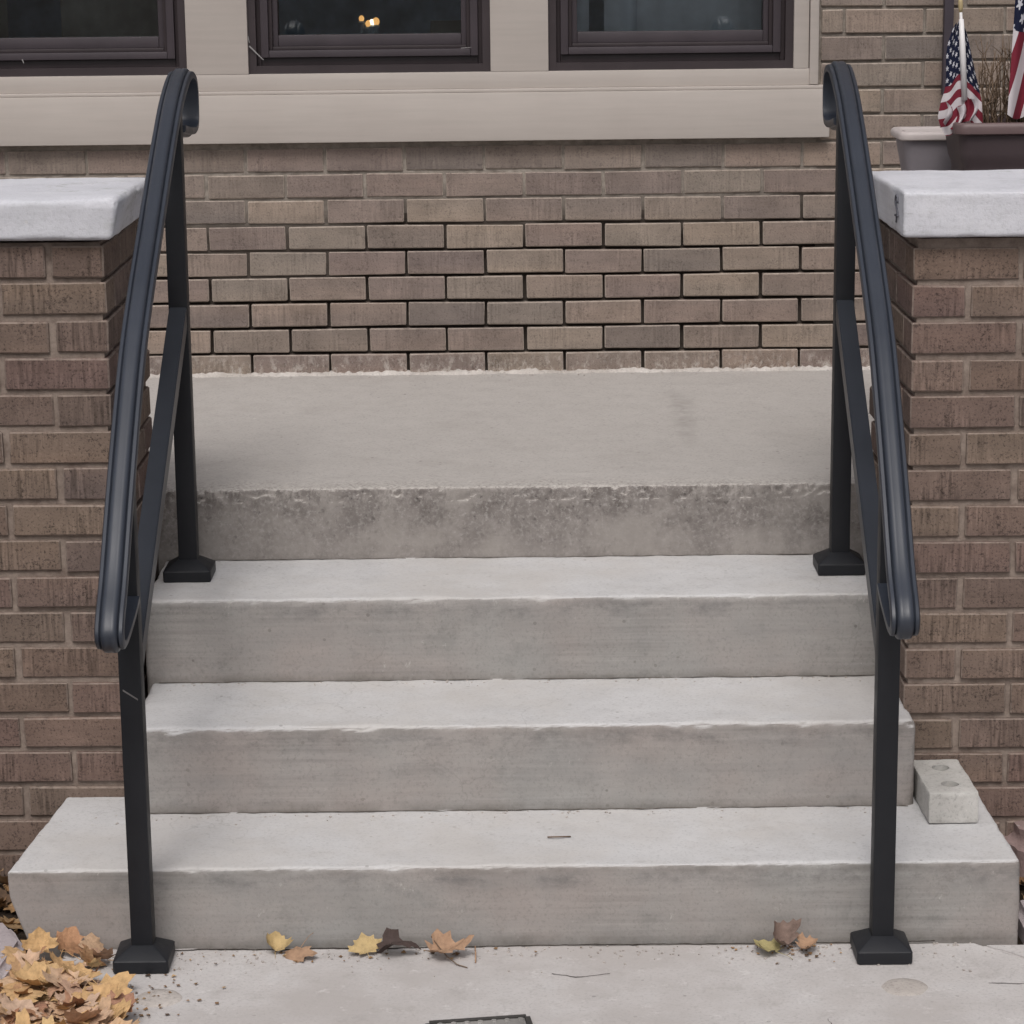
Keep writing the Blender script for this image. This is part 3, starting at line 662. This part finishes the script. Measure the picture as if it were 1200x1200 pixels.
# ------------------------------------------------------------------ handrails
def catmull(P, step_=.01):
    out = []
    for i in range(len(P)-1):
        p0 = Vector(P[max(0, i-1)]); p1 = Vector(P[i]); p2 = Vector(P[i+1]); p3 = Vector(P[min(len(P)-1, i+2)])
        n_ = max(2, int((p2-p1).length/step_))
        for k in range(n_):
            t_ = k/n_; out.append(.5*((2*p1)+(-p0+p2)*t_+(2*p0-5*p1+4*p2-p3)*t_*t_+(-p0+3*p1-3*p2+p3)*t_**3))
    out.append(Vector(P[-1])); return out
def rail(side, Xf, Yf, Xr, Yr, label, path, ztop_f, ztop_r, bz):
    root = empty('handrail', (Xf, Yf, 0), label, 'handrail', 'handrails flanking the steps')
    def xat(y): return Xf+(Xr-Xf)*(y-Yf)/(Yr-Yf)
    cs = [(-.0235, -.004), (-.0235, .006), (-.0215, .0095), (-.0165, .0105), (-.0140, .0070), (-.0128, .0125), (-.0095, .0155), (-.004, .0160), (0, .0150), (.004, .0160), (.0095, .0155), (.0128, .0125), (.0140, .0070), (.0165, .0105), (.0215, .0095), (.0235, .006), (.0235, -.004)]
    P = catmull(path); V = []; F = []; m = len(cs)
    for i, p in enumerate(P):
        a = P[max(0, i-1)]; b = P[min(len(P)-1, i+1)]; t_ = (b-a).normalized(); nn = Vector((t_.y, -t_.x))
        if i == 0: pass
        for w_, n_ in cs:
            q = p + nn*(n_-.014)
            V.append((xat(q.x)+w_, q.x, q.y))
    for i in range(len(P)-1):
        for k in range(m): F.append((i*m+k, i*m+(k+1) % m, (i+1)*m+(k+1) % m, (i+1)*m+k))
    F.append(tuple(range(m))); F.append(tuple(range((len(P)-1)*m, len(P)*m)))
    link('top_rail', mesh('top_rail', V, F, M['rail'], 42), root)
    h = .019
    pf = bbox('post', Xf-h, Xf+h, Yf-h, Yf+h, .02, ztop_f, M['post'], root, .003)
    prr = bbox('post', Xr-h, Xr+h, Yr-h, Yr+h, Z[2]+.02, ztop_r, M['post'], root, .003)
    # brace: square tube running between the posts
    a = Vector((xat(Yr-.012), Yr-.012, bz[1])); b = Vector((xat(Yf+.012), Yf+.012, bz[0])); d_ = (b-a).normalized(); nn = Vector((0, -d_.z, d_.y))*.019; xx = Vector((.0170, 0, 0))
    V = [a-xx-nn, a+xx-nn, a+xx+nn, a-xx+nn, b-xx-nn, b+xx-nn, b+xx+nn, b-xx+nn]
    bm = bmesh.new(); bv = [bm.verts.new(q) for q in V]
    for q in ((0, 1, 2, 3), (4, 5, 6, 7), (0, 1, 5, 4), (1, 2, 6, 5), (2, 3, 7, 6), (3, 0, 4, 7)): bm.faces.new([bv[i] for i in q])
    bmesh.ops.recalc_face_normals(bm, faces=bm.faces); bmesh.ops.bevel(bm, geom=bm.edges[:], offset=.002, segments=2, affect='EDGES')
    me = bpy.data.meshes.new('brace'); bm.to_mesh(me); bm.free(); me.materials.append(M['brace']); link('brace', me, root)
    for (x, y, z, rot) in ((Xf, Yf, .0015, 0.0), (Xr, Yr, Z[2]+.001, 0.0)):
        A = [(-.047, 0), (-.048, .004), (-.048, .021), (-.046, .0235), (-.0215, .040), (-.0195, .041)]
        V = []; F = []
        for (q, zz) in A:
            r_ = -q
            for (sx, sy) in ((-1, -1), (1, -1), (1, 1), (-1, 1)):
                c_ = .003
                V += [(x+sx*(r_-c_), y+sy*r_, z+zz), (x+sx*r_, y+sy*(r_-c_), z+zz)] if sx*sy < 0 else [(x+sx*r_, y+sy*(r_-c_), z+zz), (x+sx*(r_-c_), y+sy*r_, z+zz)]
        for i in range(len(A)-1):
            for k in range(8): F.append((i*8+k, i*8+(k+1) % 8, (i+1)*8+(k+1) % 8, (i+1)*8+k))
        F.append(tuple(range(8)))
        link('base_cover', mesh('base_cover', V, F, M['post'], 30), root)
    if side < 0:   # long pale scratch on the front post
        V = [(Xf-.013, Yf-.0197, .505), (Xf-.013, Yf-.0197, .502), (Xf+.012, Yf-.0197, .485), (Xf+.012, Yf-.0197, .488)]
        link('scratch', mesh('scratch', V+[(a, b+.001, c_) for a, b, c_ in V], [(0, 1, 2, 3), (7, 6, 5, 4), (0, 4, 5, 1), (1, 5, 6, 2), (2, 6, 7, 3), (3, 7, 4, 0)], M['scuff']), pf)
    return root
def rpath(dzl, dy=0):
    up_ = [(5.075, 1.368), (5.18, 1.356), (5.275, 1.352), (5.318, 1.368), (5.332, 1.41), (5.325, 1.452), (5.285, 1.480), (5.19, 1.484), (5.05, 1.444), (4.93, 1.388), (4.80, 1.318), (4.65, 1.233), (4.50, 1.148), (4.37, 1.065), (4.25, .962), (4.13, .845), (4.03, .740)]
    lo = [(3.972, .688), (3.952, .658), (3.963, .632), (4.00, .622), (4.09, .634), (4.165, .652)]
    return [(y+dy, z) for y, z in up_]+[(y+dy if y < 4.1 else y, z+dzl) for y, z in lo]
rail(-1, -.650, 4.185, -.656, 5.045, 'black metal handrail left of the steps, its front foot in fallen leaves', rpath(0), .862, 1.425, (.540, 1.018))
rail(1, .636, 4.190, .663, 5.045, 'black metal handrail right of the steps, next to the pale holed brick', rpath(.008), .862, 1.425, (.540, 1.018))

# ------------------------------------------------------------------ loose block with holes
blk = empty('cored_brick', (.80, 4.545, Z[0]), 'pale loose holed brick lying on the lowest step against the right pier', 'loose brick')
v_, f_ = rbox(frange(-.046, .046, .004), frange(-.098, .098, .006), frange(0, .060, .005), .004, .0012, 30, .5, .006, None, 21)
bo = link('block_body', mesh('block_body', v_, f_, M['block'], 180)); bo.parent = blk
bo.location = (0, 0, .001)
bm = bmesh.new()
for yy in (-.048, .044):
    r_ = bmesh.ops.create_cone(bm, cap_ends=True, segments=20, radius1=.0165, radius2=.0165, depth=.3); bmesh.ops.translate(bm, verts=r_['verts'], vec=(0.002, yy, .03))
cm = bpy.data.meshes.new('cut'); bm.to_mesh(cm); bm.free(); co_ = bpy.data.objects.new('cut', cm); C.objects.link(co_)
md = bo.modifiers.new('b', 'BOOLEAN'); md.object = co_; md.operation = 'DIFFERENCE'; md.solver = 'EXACT'
bpy.context.view_layer.update(); dg = bpy.context.evaluated_depsgraph_get()
# cut tool works in the block's own space
co_.location = (.80, 4.545, Z[0]+.001); bpy.context.view_layer.update(); dg = bpy.context.evaluated_depsgraph_get()
nm = bpy.data.meshes.new_from_object(bo.evaluated_get(dg)); bo.modifiers.clear(); bo.data = nm
nm.set_sharp_from_angle(angle=R(50)); bpy.data.objects.remove(co_)
blk.rotation_euler.z = R(1.5)

# ------------------------------------------------------------------ stones
def stone(poly, z0, z1, mat, label, seed, r=.012):
    cx = sum(p[0] for p in poly)/len(poly); cy = sum(p[1] for p in poly)/len(poly)
    bm = bmesh.new(); a = [bm.verts.new((x-cx, y-cy, 0)) for x, y in poly]; b = [bm.verts.new(((x-cx)*.94, (y-cy)*.94, z1-z0)) for x, y in poly]
    bm.faces.new(a); bm.faces.new(b); n_ = len(poly)
    for i in range(n_): bm.faces.new((a[i], a[(i+1) % n_], b[(i+1) % n_], b[i]))
    bmesh.ops.recalc_face_normals(bm, faces=bm.faces); bmesh.ops.bevel(bm, geom=bm.edges[:], offset=r, segments=3, affect='EDGES')
    bmesh.ops.triangulate(bm, faces=bm.faces[:]); bmesh.ops.subdivide_edges(bm, edges=[e for e in bm.edges if e.calc_length() > .02], cuts=2, use_grid_fill=True)
    for v in bm.verts: v.co += v.normal*(.004*noise.noise(v.co*25+Vector((seed, 0, 0))))
    me = bpy.data.meshes.new('edging_stone'); bm.to_mesh(me); bm.free(); me.materials.append(mat); me.shade_smooth(); me.set_sharp_from_angle(angle=R(50))
    o = link('edging_stone', me); o.location = (cx, cy, z0); return tag(o, label, 'stone', 'stones beside the steps')
stone([(-.905, 4.315), (-.855, 4.215), (-.868, 4.06), (-1.1, 4.0), (-1.15, 4.35)], -.05, .035, M['stone'], 'lilac grey flat edging stone at the bottom left behind the leaf pile', 1)
stone([(.925, 4.60), (.915, 4.72), (1.05, 4.75), (1.12, 4.62), (1.02, 4.50)], -.05, .075, M['rstone'], 'reddish brown rounded stone on the ground right of the lowest step', 5, .03)
stone([(.905, 4.28), (.905, 4.42), (1.02, 4.46), (1.08, 4.3)], -.05, .012, M['stone'], 'low grey stone in the soil at the right end of the lowest step', 9, .012)

# ------------------------------------------------------------------ leaves
half = [(.0, .0), (.10, -.04), (.36, -.14), (.36, .05), (.58, .05), (.80, .18), (.69, .30), (.76, .46), (.55, .47), (.44, .54), (.46, .74), (.30, .74), (.19, .85), (0, 1.00)]
outl = half+[(-x, y) for x, y in reversed(half[1:-1])]
def leaf_vf(size, curl, seed, fold=.0, stem=True):
    rs = random.Random(seed); c0 = Vector((0, .34)); V = [Vector((0, .34, 0))]; m = len(outl)
    o = Vector((seed*1.7, seed*.9, 0))
    for f_ in (.34, .62, .84, 1.0):
        for i, (x, y) in enumerate(outl):
            jit = 1+.10*noise.noise(Vector((x*4, y*4, seed*3.1))); q = c0+(Vector((x, y))-c0)*f_*jit; V.append(Vector((q.x, q.y, 0)))
    F = [(0, 1+i, 1+(i+1) % m) for i in range(m)]
    for k in range(3):
        for i in range(m): F.append((1+k*m+i, 1+k*m+(i+1) % m, 1+(k+1)*m+(i+1) % m, 1+(k+1)*m+i))
    for v in V:
        x, y = v.x, v.y-.34; rr = x*x+y*y
        v.z = curl*rr*.8+fold*abs(x)*.9+.20*noise.noise(Vector((x*2.2, y*2.2, 0))+o)*(rr+.25)+.16*noise.noise(Vector((x*5, y*5, 4))+o)*(rr+.12)+.10*abs(math.sin(2.5*math.atan2(y, x)+.8))*min(.5, rr)+.05*math.cos(6*math.atan2(y, x))*rr
        if curl > .6: v.x *= 1-.30*min(1, rr); v.y = .34+(v.y-.34)*(1-.25*min(1, rr))
    V = [v*size for v in V]
    if stem:
        b = rs.uniform(-.25, .25)
        sv, sf = tube([(0, 0.02*size, V[0].z), (b*.2*size, -.25*size, .03*size), (b*.6*size, -.55*size, .06*size), (b*size, -.8*size, .0)], [.016*size, .012*size, .010*size, .014*size], 4)
        V, F = join([(V, F), (sv, sf)])
    return V, F
def shaped(vf, sx=1, sy=1, roll=0, wav=0, size=.05):
    "squeeze a leaf and bend it along its length"
    out = []
    for v in vf[0]:
        x, y, z = v.x*sx, v.y*sy, v.z; u = (v.y/size-.34)
        out.append(Vector((x, y, z*.6+roll*size*u*u+wav*size*math.sin(v.x/size*5+u*4))))
    return out, vf[1]
def leaf_obj(name, vf, mat):
    me = mesh(name, vf[0], vf[1], M[mat], 60); return me
def place_leaf(me, x, y, z, rot, label, cat='leaf', group=None, s=1):
    o = bpy.data.objects.new('fallen_leaf', me); C.objects.link(o); o.location = (x, y, z); o.rotation_euler = [R(a) for a in rot]; o.scale = (s, s, s)
    return tag(o, label, cat, group)
G1 = 'loose leaves along the foot of the lowest step'
place_leaf(leaf_obj('fallen_leaf', leaf_vf(.040, .9, 3, .3), 'leaf_yellow'), -.425, 4.218, .006, (30, 16, 20), 'curled yellow brown leaf at the step foot, nearest the left handrail', group=G1)
place_leaf(leaf_obj('fallen_leaf', leaf_vf(.045, -.6, 4, .15), 'leaf_brown'), -.378, 4.215, .016, (-24, 10, 150), 'flat tan leaf with notched tips, touching the curled yellow brown one', group=G1)
place_leaf(leaf_obj('fallen_leaf', leaf_vf(.042, .35, 5), 'leaf_yellow'), -.262, 4.208, .006, (30, -6, 15), 'pale yellow lobed leaf lying left of the dark curled leaf', group=G1)
place_leaf(leaf_obj('fallen_leaf', shaped(leaf_vf(.084, .3, 6, .2, False), .36, .85, -.75, .08, .084), 'leaf_dark'), -.238, 4.205, .020, (6, 12, -88), 'dark brown shrivelled curled leaf at the middle of the step foot', group=G1)
place_leaf(leaf_obj('fallen_leaf', shaped(leaf_vf(.082, .5, 7, .1, False), .48, .98, .30, .07, .082), 'leaf_brown'), -.150, 4.196, .012, (4, 9, -86), 'broad light brown leaf right of the dark curled leaf', group=G1)
place_leaf(leaf_obj('fallen_leaf', leaf_vf(.046, .35, 8), 'leaf_olive'), .452, 4.192, .007, (10, 10, 60), 'flat olive yellow leaf, lowest of the little heap near the right handrail', group=G1)
place_leaf(leaf_obj('fallen_leaf', shaped(leaf_vf(.060, 1.0, 9, .5), .8, .8, .4, .1, .060), 'leaf_purple'), .478, 4.212, .012, (34, -18, 55), 'purplish brown crumpled leaf standing up near the right handrail', group=G1)
place_leaf(leaf_obj('fallen_leaf', leaf_vf(.034, .6, 10, .3), 'leaf_brown'), .498, 4.200, .008, (16, 5, -75), 'small tan leaf at the right end of the heap near the right handrail', group=G1)
def twig(pts, r_, label, mat='twig'):
    o = link('twig', mesh('twig', *tube(pts, r_, 5), M[mat], 180)); return tag(o, label, 'twig')
twig([(-.150, 4.222, .030), (-.138, 4.205, .020), (-.122, 4.180, .010), (-.104, 4.160, .003), (-.086, 4.148, .002)], .0011, 'thin dark leaf stalk reaching from the dark curled leaf onto the walk')
twig([(-.073, 4.205, .018), (-.072, 4.190, .010), (-.072, 4.170, .002)], .0014, 'short pale leaf stalk under the broad light brown leaf', 'leaf_brown')
twig([(.058, 4.395, Z[0]+.003), (.075, 4.39, Z[0]+.005), (.10, 4.397, Z[0]+.003)], .0014, 'tiny dark twig lying on the tread of the lowest step')
# leaf pile, bottom left
PM = [leaf_obj('fallen_leaf', leaf_vf(random.choice((.048, .058, .068)), random.choice((-.55, -.35, .3, .5)), 30+i, random.choice((0, .2, -.25, .3))), 'leaf') for i in range(14)]
GP = 'dry leaves heaped in the pile at the bottom left'
rs = random.Random(5)
def heap_h(x, y):
    d = math.hypot((x+.80)/.20, (y-3.95)/.17); return max(0, .028*(1-d*d*.8))
cnt = 0
while cnt < 150:
    x = rs.uniform(-1.0, -.585); y = rs.uniform(3.76, 4.15)
    if heap_h(x, y) <= 0 and rs.random() < .75: continue
    if x > -.645-.35*max(0, y-3.90): continue
    if x > -.665 and y > 4.02: continue
    if y > 4.08+.3*(x+.75): continue
    h_ = heap_h(x, y); z = .006+h_*rs.random()**.6+.004
    place_leaf(rs.choice(PM), x, y, z, (rs.uniform(-24, 24), rs.uniform(-22, 22), rs.uniform(0, 360)), 'dry tan and orange curled leaf heaped in the pile by the left handrail foot', group=GP, s=rs.uniform(.5, 1.05)); cnt += 1
G3 = 'leaves between the pile and the lowest step'
place_leaf(PM[2], -.835, 4.205, .018, (60, 0, 10), 'upright orange brown leaf leaning on the left end of the lowest step', group=G3, s=.72)
place_leaf(PM[5], -.795, 4.21, .018, (66, 14, -30), 'second upright leaf leaning on the lowest step, nearer the left post', group=G3, s=.68)
place_leaf(PM[1], -.860, 4.15, .02, (40, 10, 60), 'tilted leaf between the edging stone and the lowest step', group=G3, s=.9)
place_leaf(PM[7], -.712, 4.175, .012, (20, 20, 120), 'brown leaf tucked against the left post base cover', group=G3, s=.75)
place_leaf(PM[4], -.745, 4.215, .015, (50, 20, 30), 'reddish leaf behind the left post base against the riser', group=G3, s=.7)
for i in range(16): place_leaf(PM[rs.randrange(14)], rs.uniform(-.86, -.74), rs.uniform(4.10, 4.20), rs.uniform(.006, .02), (rs.uniform(-40, 40), rs.uniform(-40, 40), rs.uniform(0, 360)), 'dry tan and orange curled leaf heaped in the pile by the left handrail foot', group=GP, s=rs.uniform(.5, .8))
# litter on the beds beside the steps (uncountable)
L_ = []
for i in range(900):
    x = rs.uniform(-1.9, -.91) if i < 620 else rs.uniform(.93, 1.9); y = rs.uniform(3.9, 4.66)
    vf = leaf_vf(rs.uniform(.02, .045), rs.uniform(-.4, .9), i, 0, False)
    mt = Matrix.Translation((x, y, -.016+rs.random()*.03)) @ Matrix.Rotation(rs.uniform(0, 6.28), 4, 'Z') @ Matrix.Rotation(rs.uniform(-.8, .8), 4, 'X') @ Matrix.Rotation(rs.uniform(-.6, .6), 4, 'Y')
    L_.append(([mt @ v for v in vf[0]], vf[1]))
tag(link('leaf_litter', mesh('leaf_litter', *join(L_), M['litter'], 60)), 'brown leaf litter and mulch covering the beds beside the lowest step', 'leaf litter', kind='stuff')
L_ = []; CR = []
for i in range(500):     # grit and crumbs on walk and treads
    u = rs.random()
    if u < .5: x, y, z = rs.uniform(-.75, .85), 4.24-abs(rs.gauss(0, .05)), .001
    elif u < .7: x, y, z = rs.uniform(-.85, .85), 4.545-abs(rs.gauss(0, .02)), Z[0]
    elif u < .85: x, y, z = rs.uniform(-.7, .7), 4.85-abs(rs.gauss(0, .02)), Z[1]
    else: x, y, z = rs.uniform(-1.0, 1.0), 6.56-abs(rs.gauss(0, .02)), Z[3]
    r_ = rs.uniform(.0006, .0022); v_, f_ = box_vf(-r_, r_, -r_*.8, r_*.8, -r_*.5, r_*.7); a = rs.uniform(0, 3)
    L_.append(([(x+p[0]*math.cos(a)-p[1]*math.sin(a), y+p[0]*math.sin(a)+p[1]*math.cos(a), z+p[2]) for p in v_], f_))
for i in range(260):
    if rs.random() < .6: x, y, z = rs.gauss(-.70, .09), rs.gauss(4.02, .08), .0015
    else: x, y, z = rs.choice((rs.gauss(-.30, .16), rs.gauss(.47, .06))), 4.235-abs(rs.gauss(0, .03)), .0015
    if y > 4.245 or y < 3.7: continue
    q = rs.uniform(.002, .007); a = rs.uniform(0, 6.3); cr = [(x+q*math.cos(a+k*1.57)*rs.uniform(.5, 1), y+q*math.sin(a+k*1.57)*rs.uniform(.5, 1), z+rs.uniform(0, .003)) for k in range(4)]
    CR.append((cr, [(0, 1, 2, 3)]))
tag(link('leaf_crumbs', mesh('leaf_crumbs', *join(CR), M['litter'])), 'broken brown leaf crumbs scattered at the foot of the lowest step', 'leaf crumbs', kind='stuff')
tag(link('grit', mesh('grit', *join(L_), M['patch'])), 'fine crumbs and grit along the feet of the risers', 'grit', kind='stuff')

# ------------------------------------------------------------------ planters, flags, twigs
ZT = 1.0
bn = empty('plant_bench', (1.15, 5.6, Z[3]), 'dark slatted bench behind the right pier carrying the planters', 'bench')
for i in range(6): bbox('slat', .86, 1.62, 5.36+i*.085, 5.36+i*.085+.07, ZT-.022, ZT, M['bench'], bn)
for x in (.88, 1.56):
    for y in (5.37, 5.80): bbox('leg', x, x+.04, y, y+.04, Z[3], ZT-.023, M['bench'], bn)
def rrect(hx, hy, r, z, cx, cy, n=5):
    out = []
    for (sx, sy, a0) in ((1, 1, 0), (-1, 1, 90), (-1, -1, 180), (1, -1, 270)):
        for k in range(n+1):
            a = R(a0+90*k/n); out.append((cx+sx*(hx-r)+r*math.cos(a), cy+sy*(hy-r)+r*math.sin(a), z))
    return out
def loft(rings, cap0=False, cap1=False):
    V = []; F = []; m = len(rings[0])
    for q in rings: V += q
    for i in range(len(rings)-1):
        for k in range(m): F.append((i*m+k, i*m+(k+1) % m, (i+1)*m+(k+1) % m, (i+1)*m+k))
    if cap0: F.append(tuple(range(m)))
    if cap1: F.append(tuple(range((len(rings)-1)*m, len(rings)*m)))
    return V, F
def trough(cx, cy, hx, hy, h, z0, body, rim, label, inset, rimh, name, grooves=False):
    root = empty(name, (cx, cy, z0), label, 'planter'); z1 = z0+h; rg = []
    for i in range(25):
        u = i/24; ins = inset*(1-u)+.010+(.0035 if grooves and .60 < u < .66 or grooves and .74 < u < .80 else 0)
        rg.append(rrect(hx-ins, hy-ins, .022, z0+u*(h-rimh+.002), cx, cy))
    link('pot_body', mesh('pot_body', *loft(rg, True), M[body], 30), root)
    q = [(.006, z1-rimh), (.001, z1-rimh+.003), (0, z1-rimh*.4), (.002, z1-.003), (.006, z1), (.014, z1-.001), (.018, z1-.006), (.020, z1-.05)]
    link('pot_rim', mesh('pot_rim', *loft([rrect(hx-a, hy-a, .026, z, cx, cy) for a, z in q]), M[rim], 40), root)
    link('potting_soil', mesh('potting_soil', *loft([rrect(hx-.018, hy-.018, .02, z1-.03, cx, cy), rrect(hx*.5, hy*.5, .02, z1-.024, cx, cy)], False, True), M['soil'], 60), root)
trough(1.240, 5.50, .305, .115, .350, ZT, 'planter', 'planter_rim', 'dark brown trough planter holding the flags behind the right pier', .045, .026, 'planter', True)
trough(.990, 5.74, .130, .085, .318, ZT-.006, 'pot', 'pot_rim', 'smaller grey trough planter with a pale rim left of the brown one', .052, .020, 'planter')

def flag_mat(name, canton_x, canton_y, nstripe, phase=0):
    t = NT(name, .8, .2)
    uv = t.n.new('ShaderNodeUVMap'); sp = t.n.new('ShaderNodeSeparateXYZ'); t.l.new(uv.outputs[0], sp.inputs[0])
    u, v = sp.outputs[0], sp.outputs[1]
    st = t.math('GREATER_THAN', t.math('FRACT', t.math('ADD', t.math('MULTIPLY', v, nstripe/2), phase)), .5)
    c = t.mix(st, (.17, .020, .035), (.56, .52, .54))
    inc = t.math('MULTIPLY', t.math('LESS_THAN', u, canton_x), t.math('GREATER_THAN', v, canton_y))
    # five pointed stars on a staggered lattice
    su = t.math('MULTIPLY', t.math('DIVIDE', u, canton_x), 5.5); sv = t.math('MULTIPLY', t.math('DIVIDE', t.math('SUBTRACT', v, canton_y), 1-canton_y), 5.0)
    def star(ou, ov):
        fx = t.math('SUBTRACT', t.math('FRACT', t.math('ADD', su, ou)), .5); fy = t.math('SUBTRACT', t.math('FRACT', t.math('ADD', sv, ov)), .5)
        rr = t.math('SQRT', t.math('ADD', t.math('MULTIPLY', fx, fx), t.math('MULTIPLY', fy, fy)))
        an = t.math('ARCTAN2', fx, fy); lim = t.math('ADD', .17, t.math('MULTIPLY', t.math('COSINE', t.math('MULTIPLY', an, 5)), .06))
        return t.math('LESS_THAN', rr, lim)
    ss = t.math('MAXIMUM', star(0, 0), star(.5, .5))
    cc = t.mix(ss, (.009, .012, .034), (.5, .5, .54))
    c = t.mix(inc, c, cc)
    t.col(c); t.bump(t.noise(500, 2), .0004, .4)
    return t.m
def cloth(name, nu, nv, pf, uvf, mat, parent):
    V = []; F = []; UV = []
    for j in range(nv+1):
        for i in range(nu+1): V.append(pf(i/nu, j/nv)); UV.append(uvf(i/nu, j/nv))
    for j in range(nv):
        for i in range(nu): a = j*(nu+1)+i; F.append((a, a+1, a+nu+2, a+nu+1))
    me = bpy.data.meshes.new(name); me.from_pydata(V, [], F); uv = me.uv_layers.new(name='UVMap')
    for lp in me.loops: uv.data[lp.index].uv = UV[lp.vertex_index]
    me.materials.append(mat); me.shade_smooth(); return link(name, me, parent)
FY = 5.44
f1 = empty('small_flag', (.966, FY, 1.32), 'small drooping stars and stripes flag on a leaning white stick, left in the planter', 'flag', 'stick flags in the brown planter')
sx0, sz0, sx1, sz1 = .944, 1.64, .966, 1.31       # leaning white stick
def stick(z): return sx0+(sx1-sx0)*(sz0-z)/(sz0-sz1)
link('flag_pole', mesh('flag_pole', *tube([(stick(1.655), FY, 1.655), (stick(1.30), FY, 1.30)], .0032, 8), M['white'], 180), f1)
link('gold_tip', mesh('gold_tip', *tube([(stick(1.61), FY, 1.61), (stick(1.597), FY, 1.597), (stick(1.585), FY, 1.585), (stick(1.575), FY, 1.575)], [.0025, .0052, .0052, .003], 8), M['gold'], 180), f1)
link('sleeve', mesh('sleeve', *tube([(stick(1.562), FY-.003, 1.562), (stick(1.50), FY-.004, 1.50), (stick(1.395), FY-.005, 1.395)], [.005, .0066, .0062], 10), M['white'], 180), f1)
MF1 = flag_mat('small_flag_cloth', 3.0, .52, 13)
def left_panel(u, v):      # u: 0 at stick .. 1 outer edge ; v: 0 top .. 1 bottom
    z = 1.553-.205*v; wd = .009+.038*min(1, v*1.55)**.8+.006*math.sin(v*9)-.012*max(0, v-.8)*5
    return (stick(z)-.003-wd*u, FY+.010*math.sin(u*5+v*3)*u-.012*u*v, z-.030*u*v-.012*u*u*math.sin(v*3.1)+.004*math.sin(u*7))
cloth('flag_cloth', 18, 40, left_panel, lambda u, v: (.15+u*1.3, 1-v*.93), MF1, f1)
def right_panel(u, v):
    z = 1.553-.19*v; wd = .006+.034*min(1, v*1.5)**.8
    return (stick(z)+.003+wd*u, FY+.012+.012*math.sin(u*6+v*4)*u, z-.040*u*v-.01*u)
cloth('flag_cloth', 16, 40, right_panel, lambda u, v: (.3+u*1.2, 1-v*.80+.0), MF1, f1)
def fold_panel(u, v):
    z = 1.395-.045*v; return (.918+.062*u+.006*math.sin(v*4), FY-.012-.012*math.sin(u*14+v*2), z-.012*math.sin(u*5)-.01*u)
cloth('flag_cloth', 24, 12, fold_panel, lambda u, v: (v*.9+.2, .10+.32*u), MF1, f1)
f2 = empty('large_flag', (1.098, 5.43, 1.32), 'larger stars and stripes flag hanging in steep folds, right one in the brown planter', 'flag', 'stick flags in the brown planter')
link('flag_pole', mesh('flag_pole', *tube([(1.160, 5.46, 1.86), (1.150, 5.46, 1.30)], .0045, 8), M['white'], 180), f2)
link('gold_tip', mesh('gold_tip', *tube([(1.160, 5.46, 1.90), (1.160, 5.46, 1.885), (1.160, 5.46, 1.87), (1.160, 5.46, 1.858)], [.003, .008, .008, .004], 8), M['gold'], 180), f2)
MF2 = flag_mat('large_flag_cloth', .62, .43, 13)
def big_panel(u, v):     # u across the hanging bundle (left..right), v: 0 top..1 bottom
    z = 1.84-.475*v
    xl = 1.070-.022*v; xr = 1.190+.015*v
    x = xl+(xr-xl)*u; return (x, 5.44-.022*math.sin(u*13+v*1.5)*(0.4+v*.6)-.02*u, z+.035*u*(1-v)-.012*math.sin(u*9)*v)
# the cloth hangs on the bias: stripes run steeply down, canton at the upper part
cloth('flag_cloth', 60, 60, big_panel, lambda u, v: (v*.98, .46+.55*u+.42*v), MF2, f2)
f2b = [c_ for c_ in f2.children]
dp = empty('dried_plant', (1.045, 5.52, 1.32), 'tangle of dry brown twigs standing in the brown planter between the flags', 'dried plant')
L_ = []
for i in range(64):
    bx = 1.045+rs.uniform(-.035, .075); by = 5.52+rs.uniform(-.03, .04); a = rs.uniform(-.022, .022); hh = rs.uniform(.09, .22)
    P = [(bx, by, 1.31)]
    for k in range(1, 6):
        u = k/5; P.append((bx+a*u*1.3+.012*noise.noise(Vector((i, u*3, 0))), by+.02*noise.noise(Vector((i, 5, u*3))), 1.31+hh*u))
    L_.append(tube(P, [.0017, .0016, .0014, .0012, .001, .0006], 4))
    for q in range(5):
        p = P[rs.randrange(1, 5)]; d = rs.uniform(-.022, .022); L_.append(tube([p, (p[0]+d*.6, p[1]+rs.uniform(-.01, .01), p[2]+.012), (p[0]+d, p[1], p[2]+rs.uniform(-.004, .032))], [.0010, .0009, .0005], 3))
o = link('twigs', mesh('twigs', *join(L_), M['twig'], 180), dp); tag(o, kind='stuff')
bpy.context.view_layer.update()
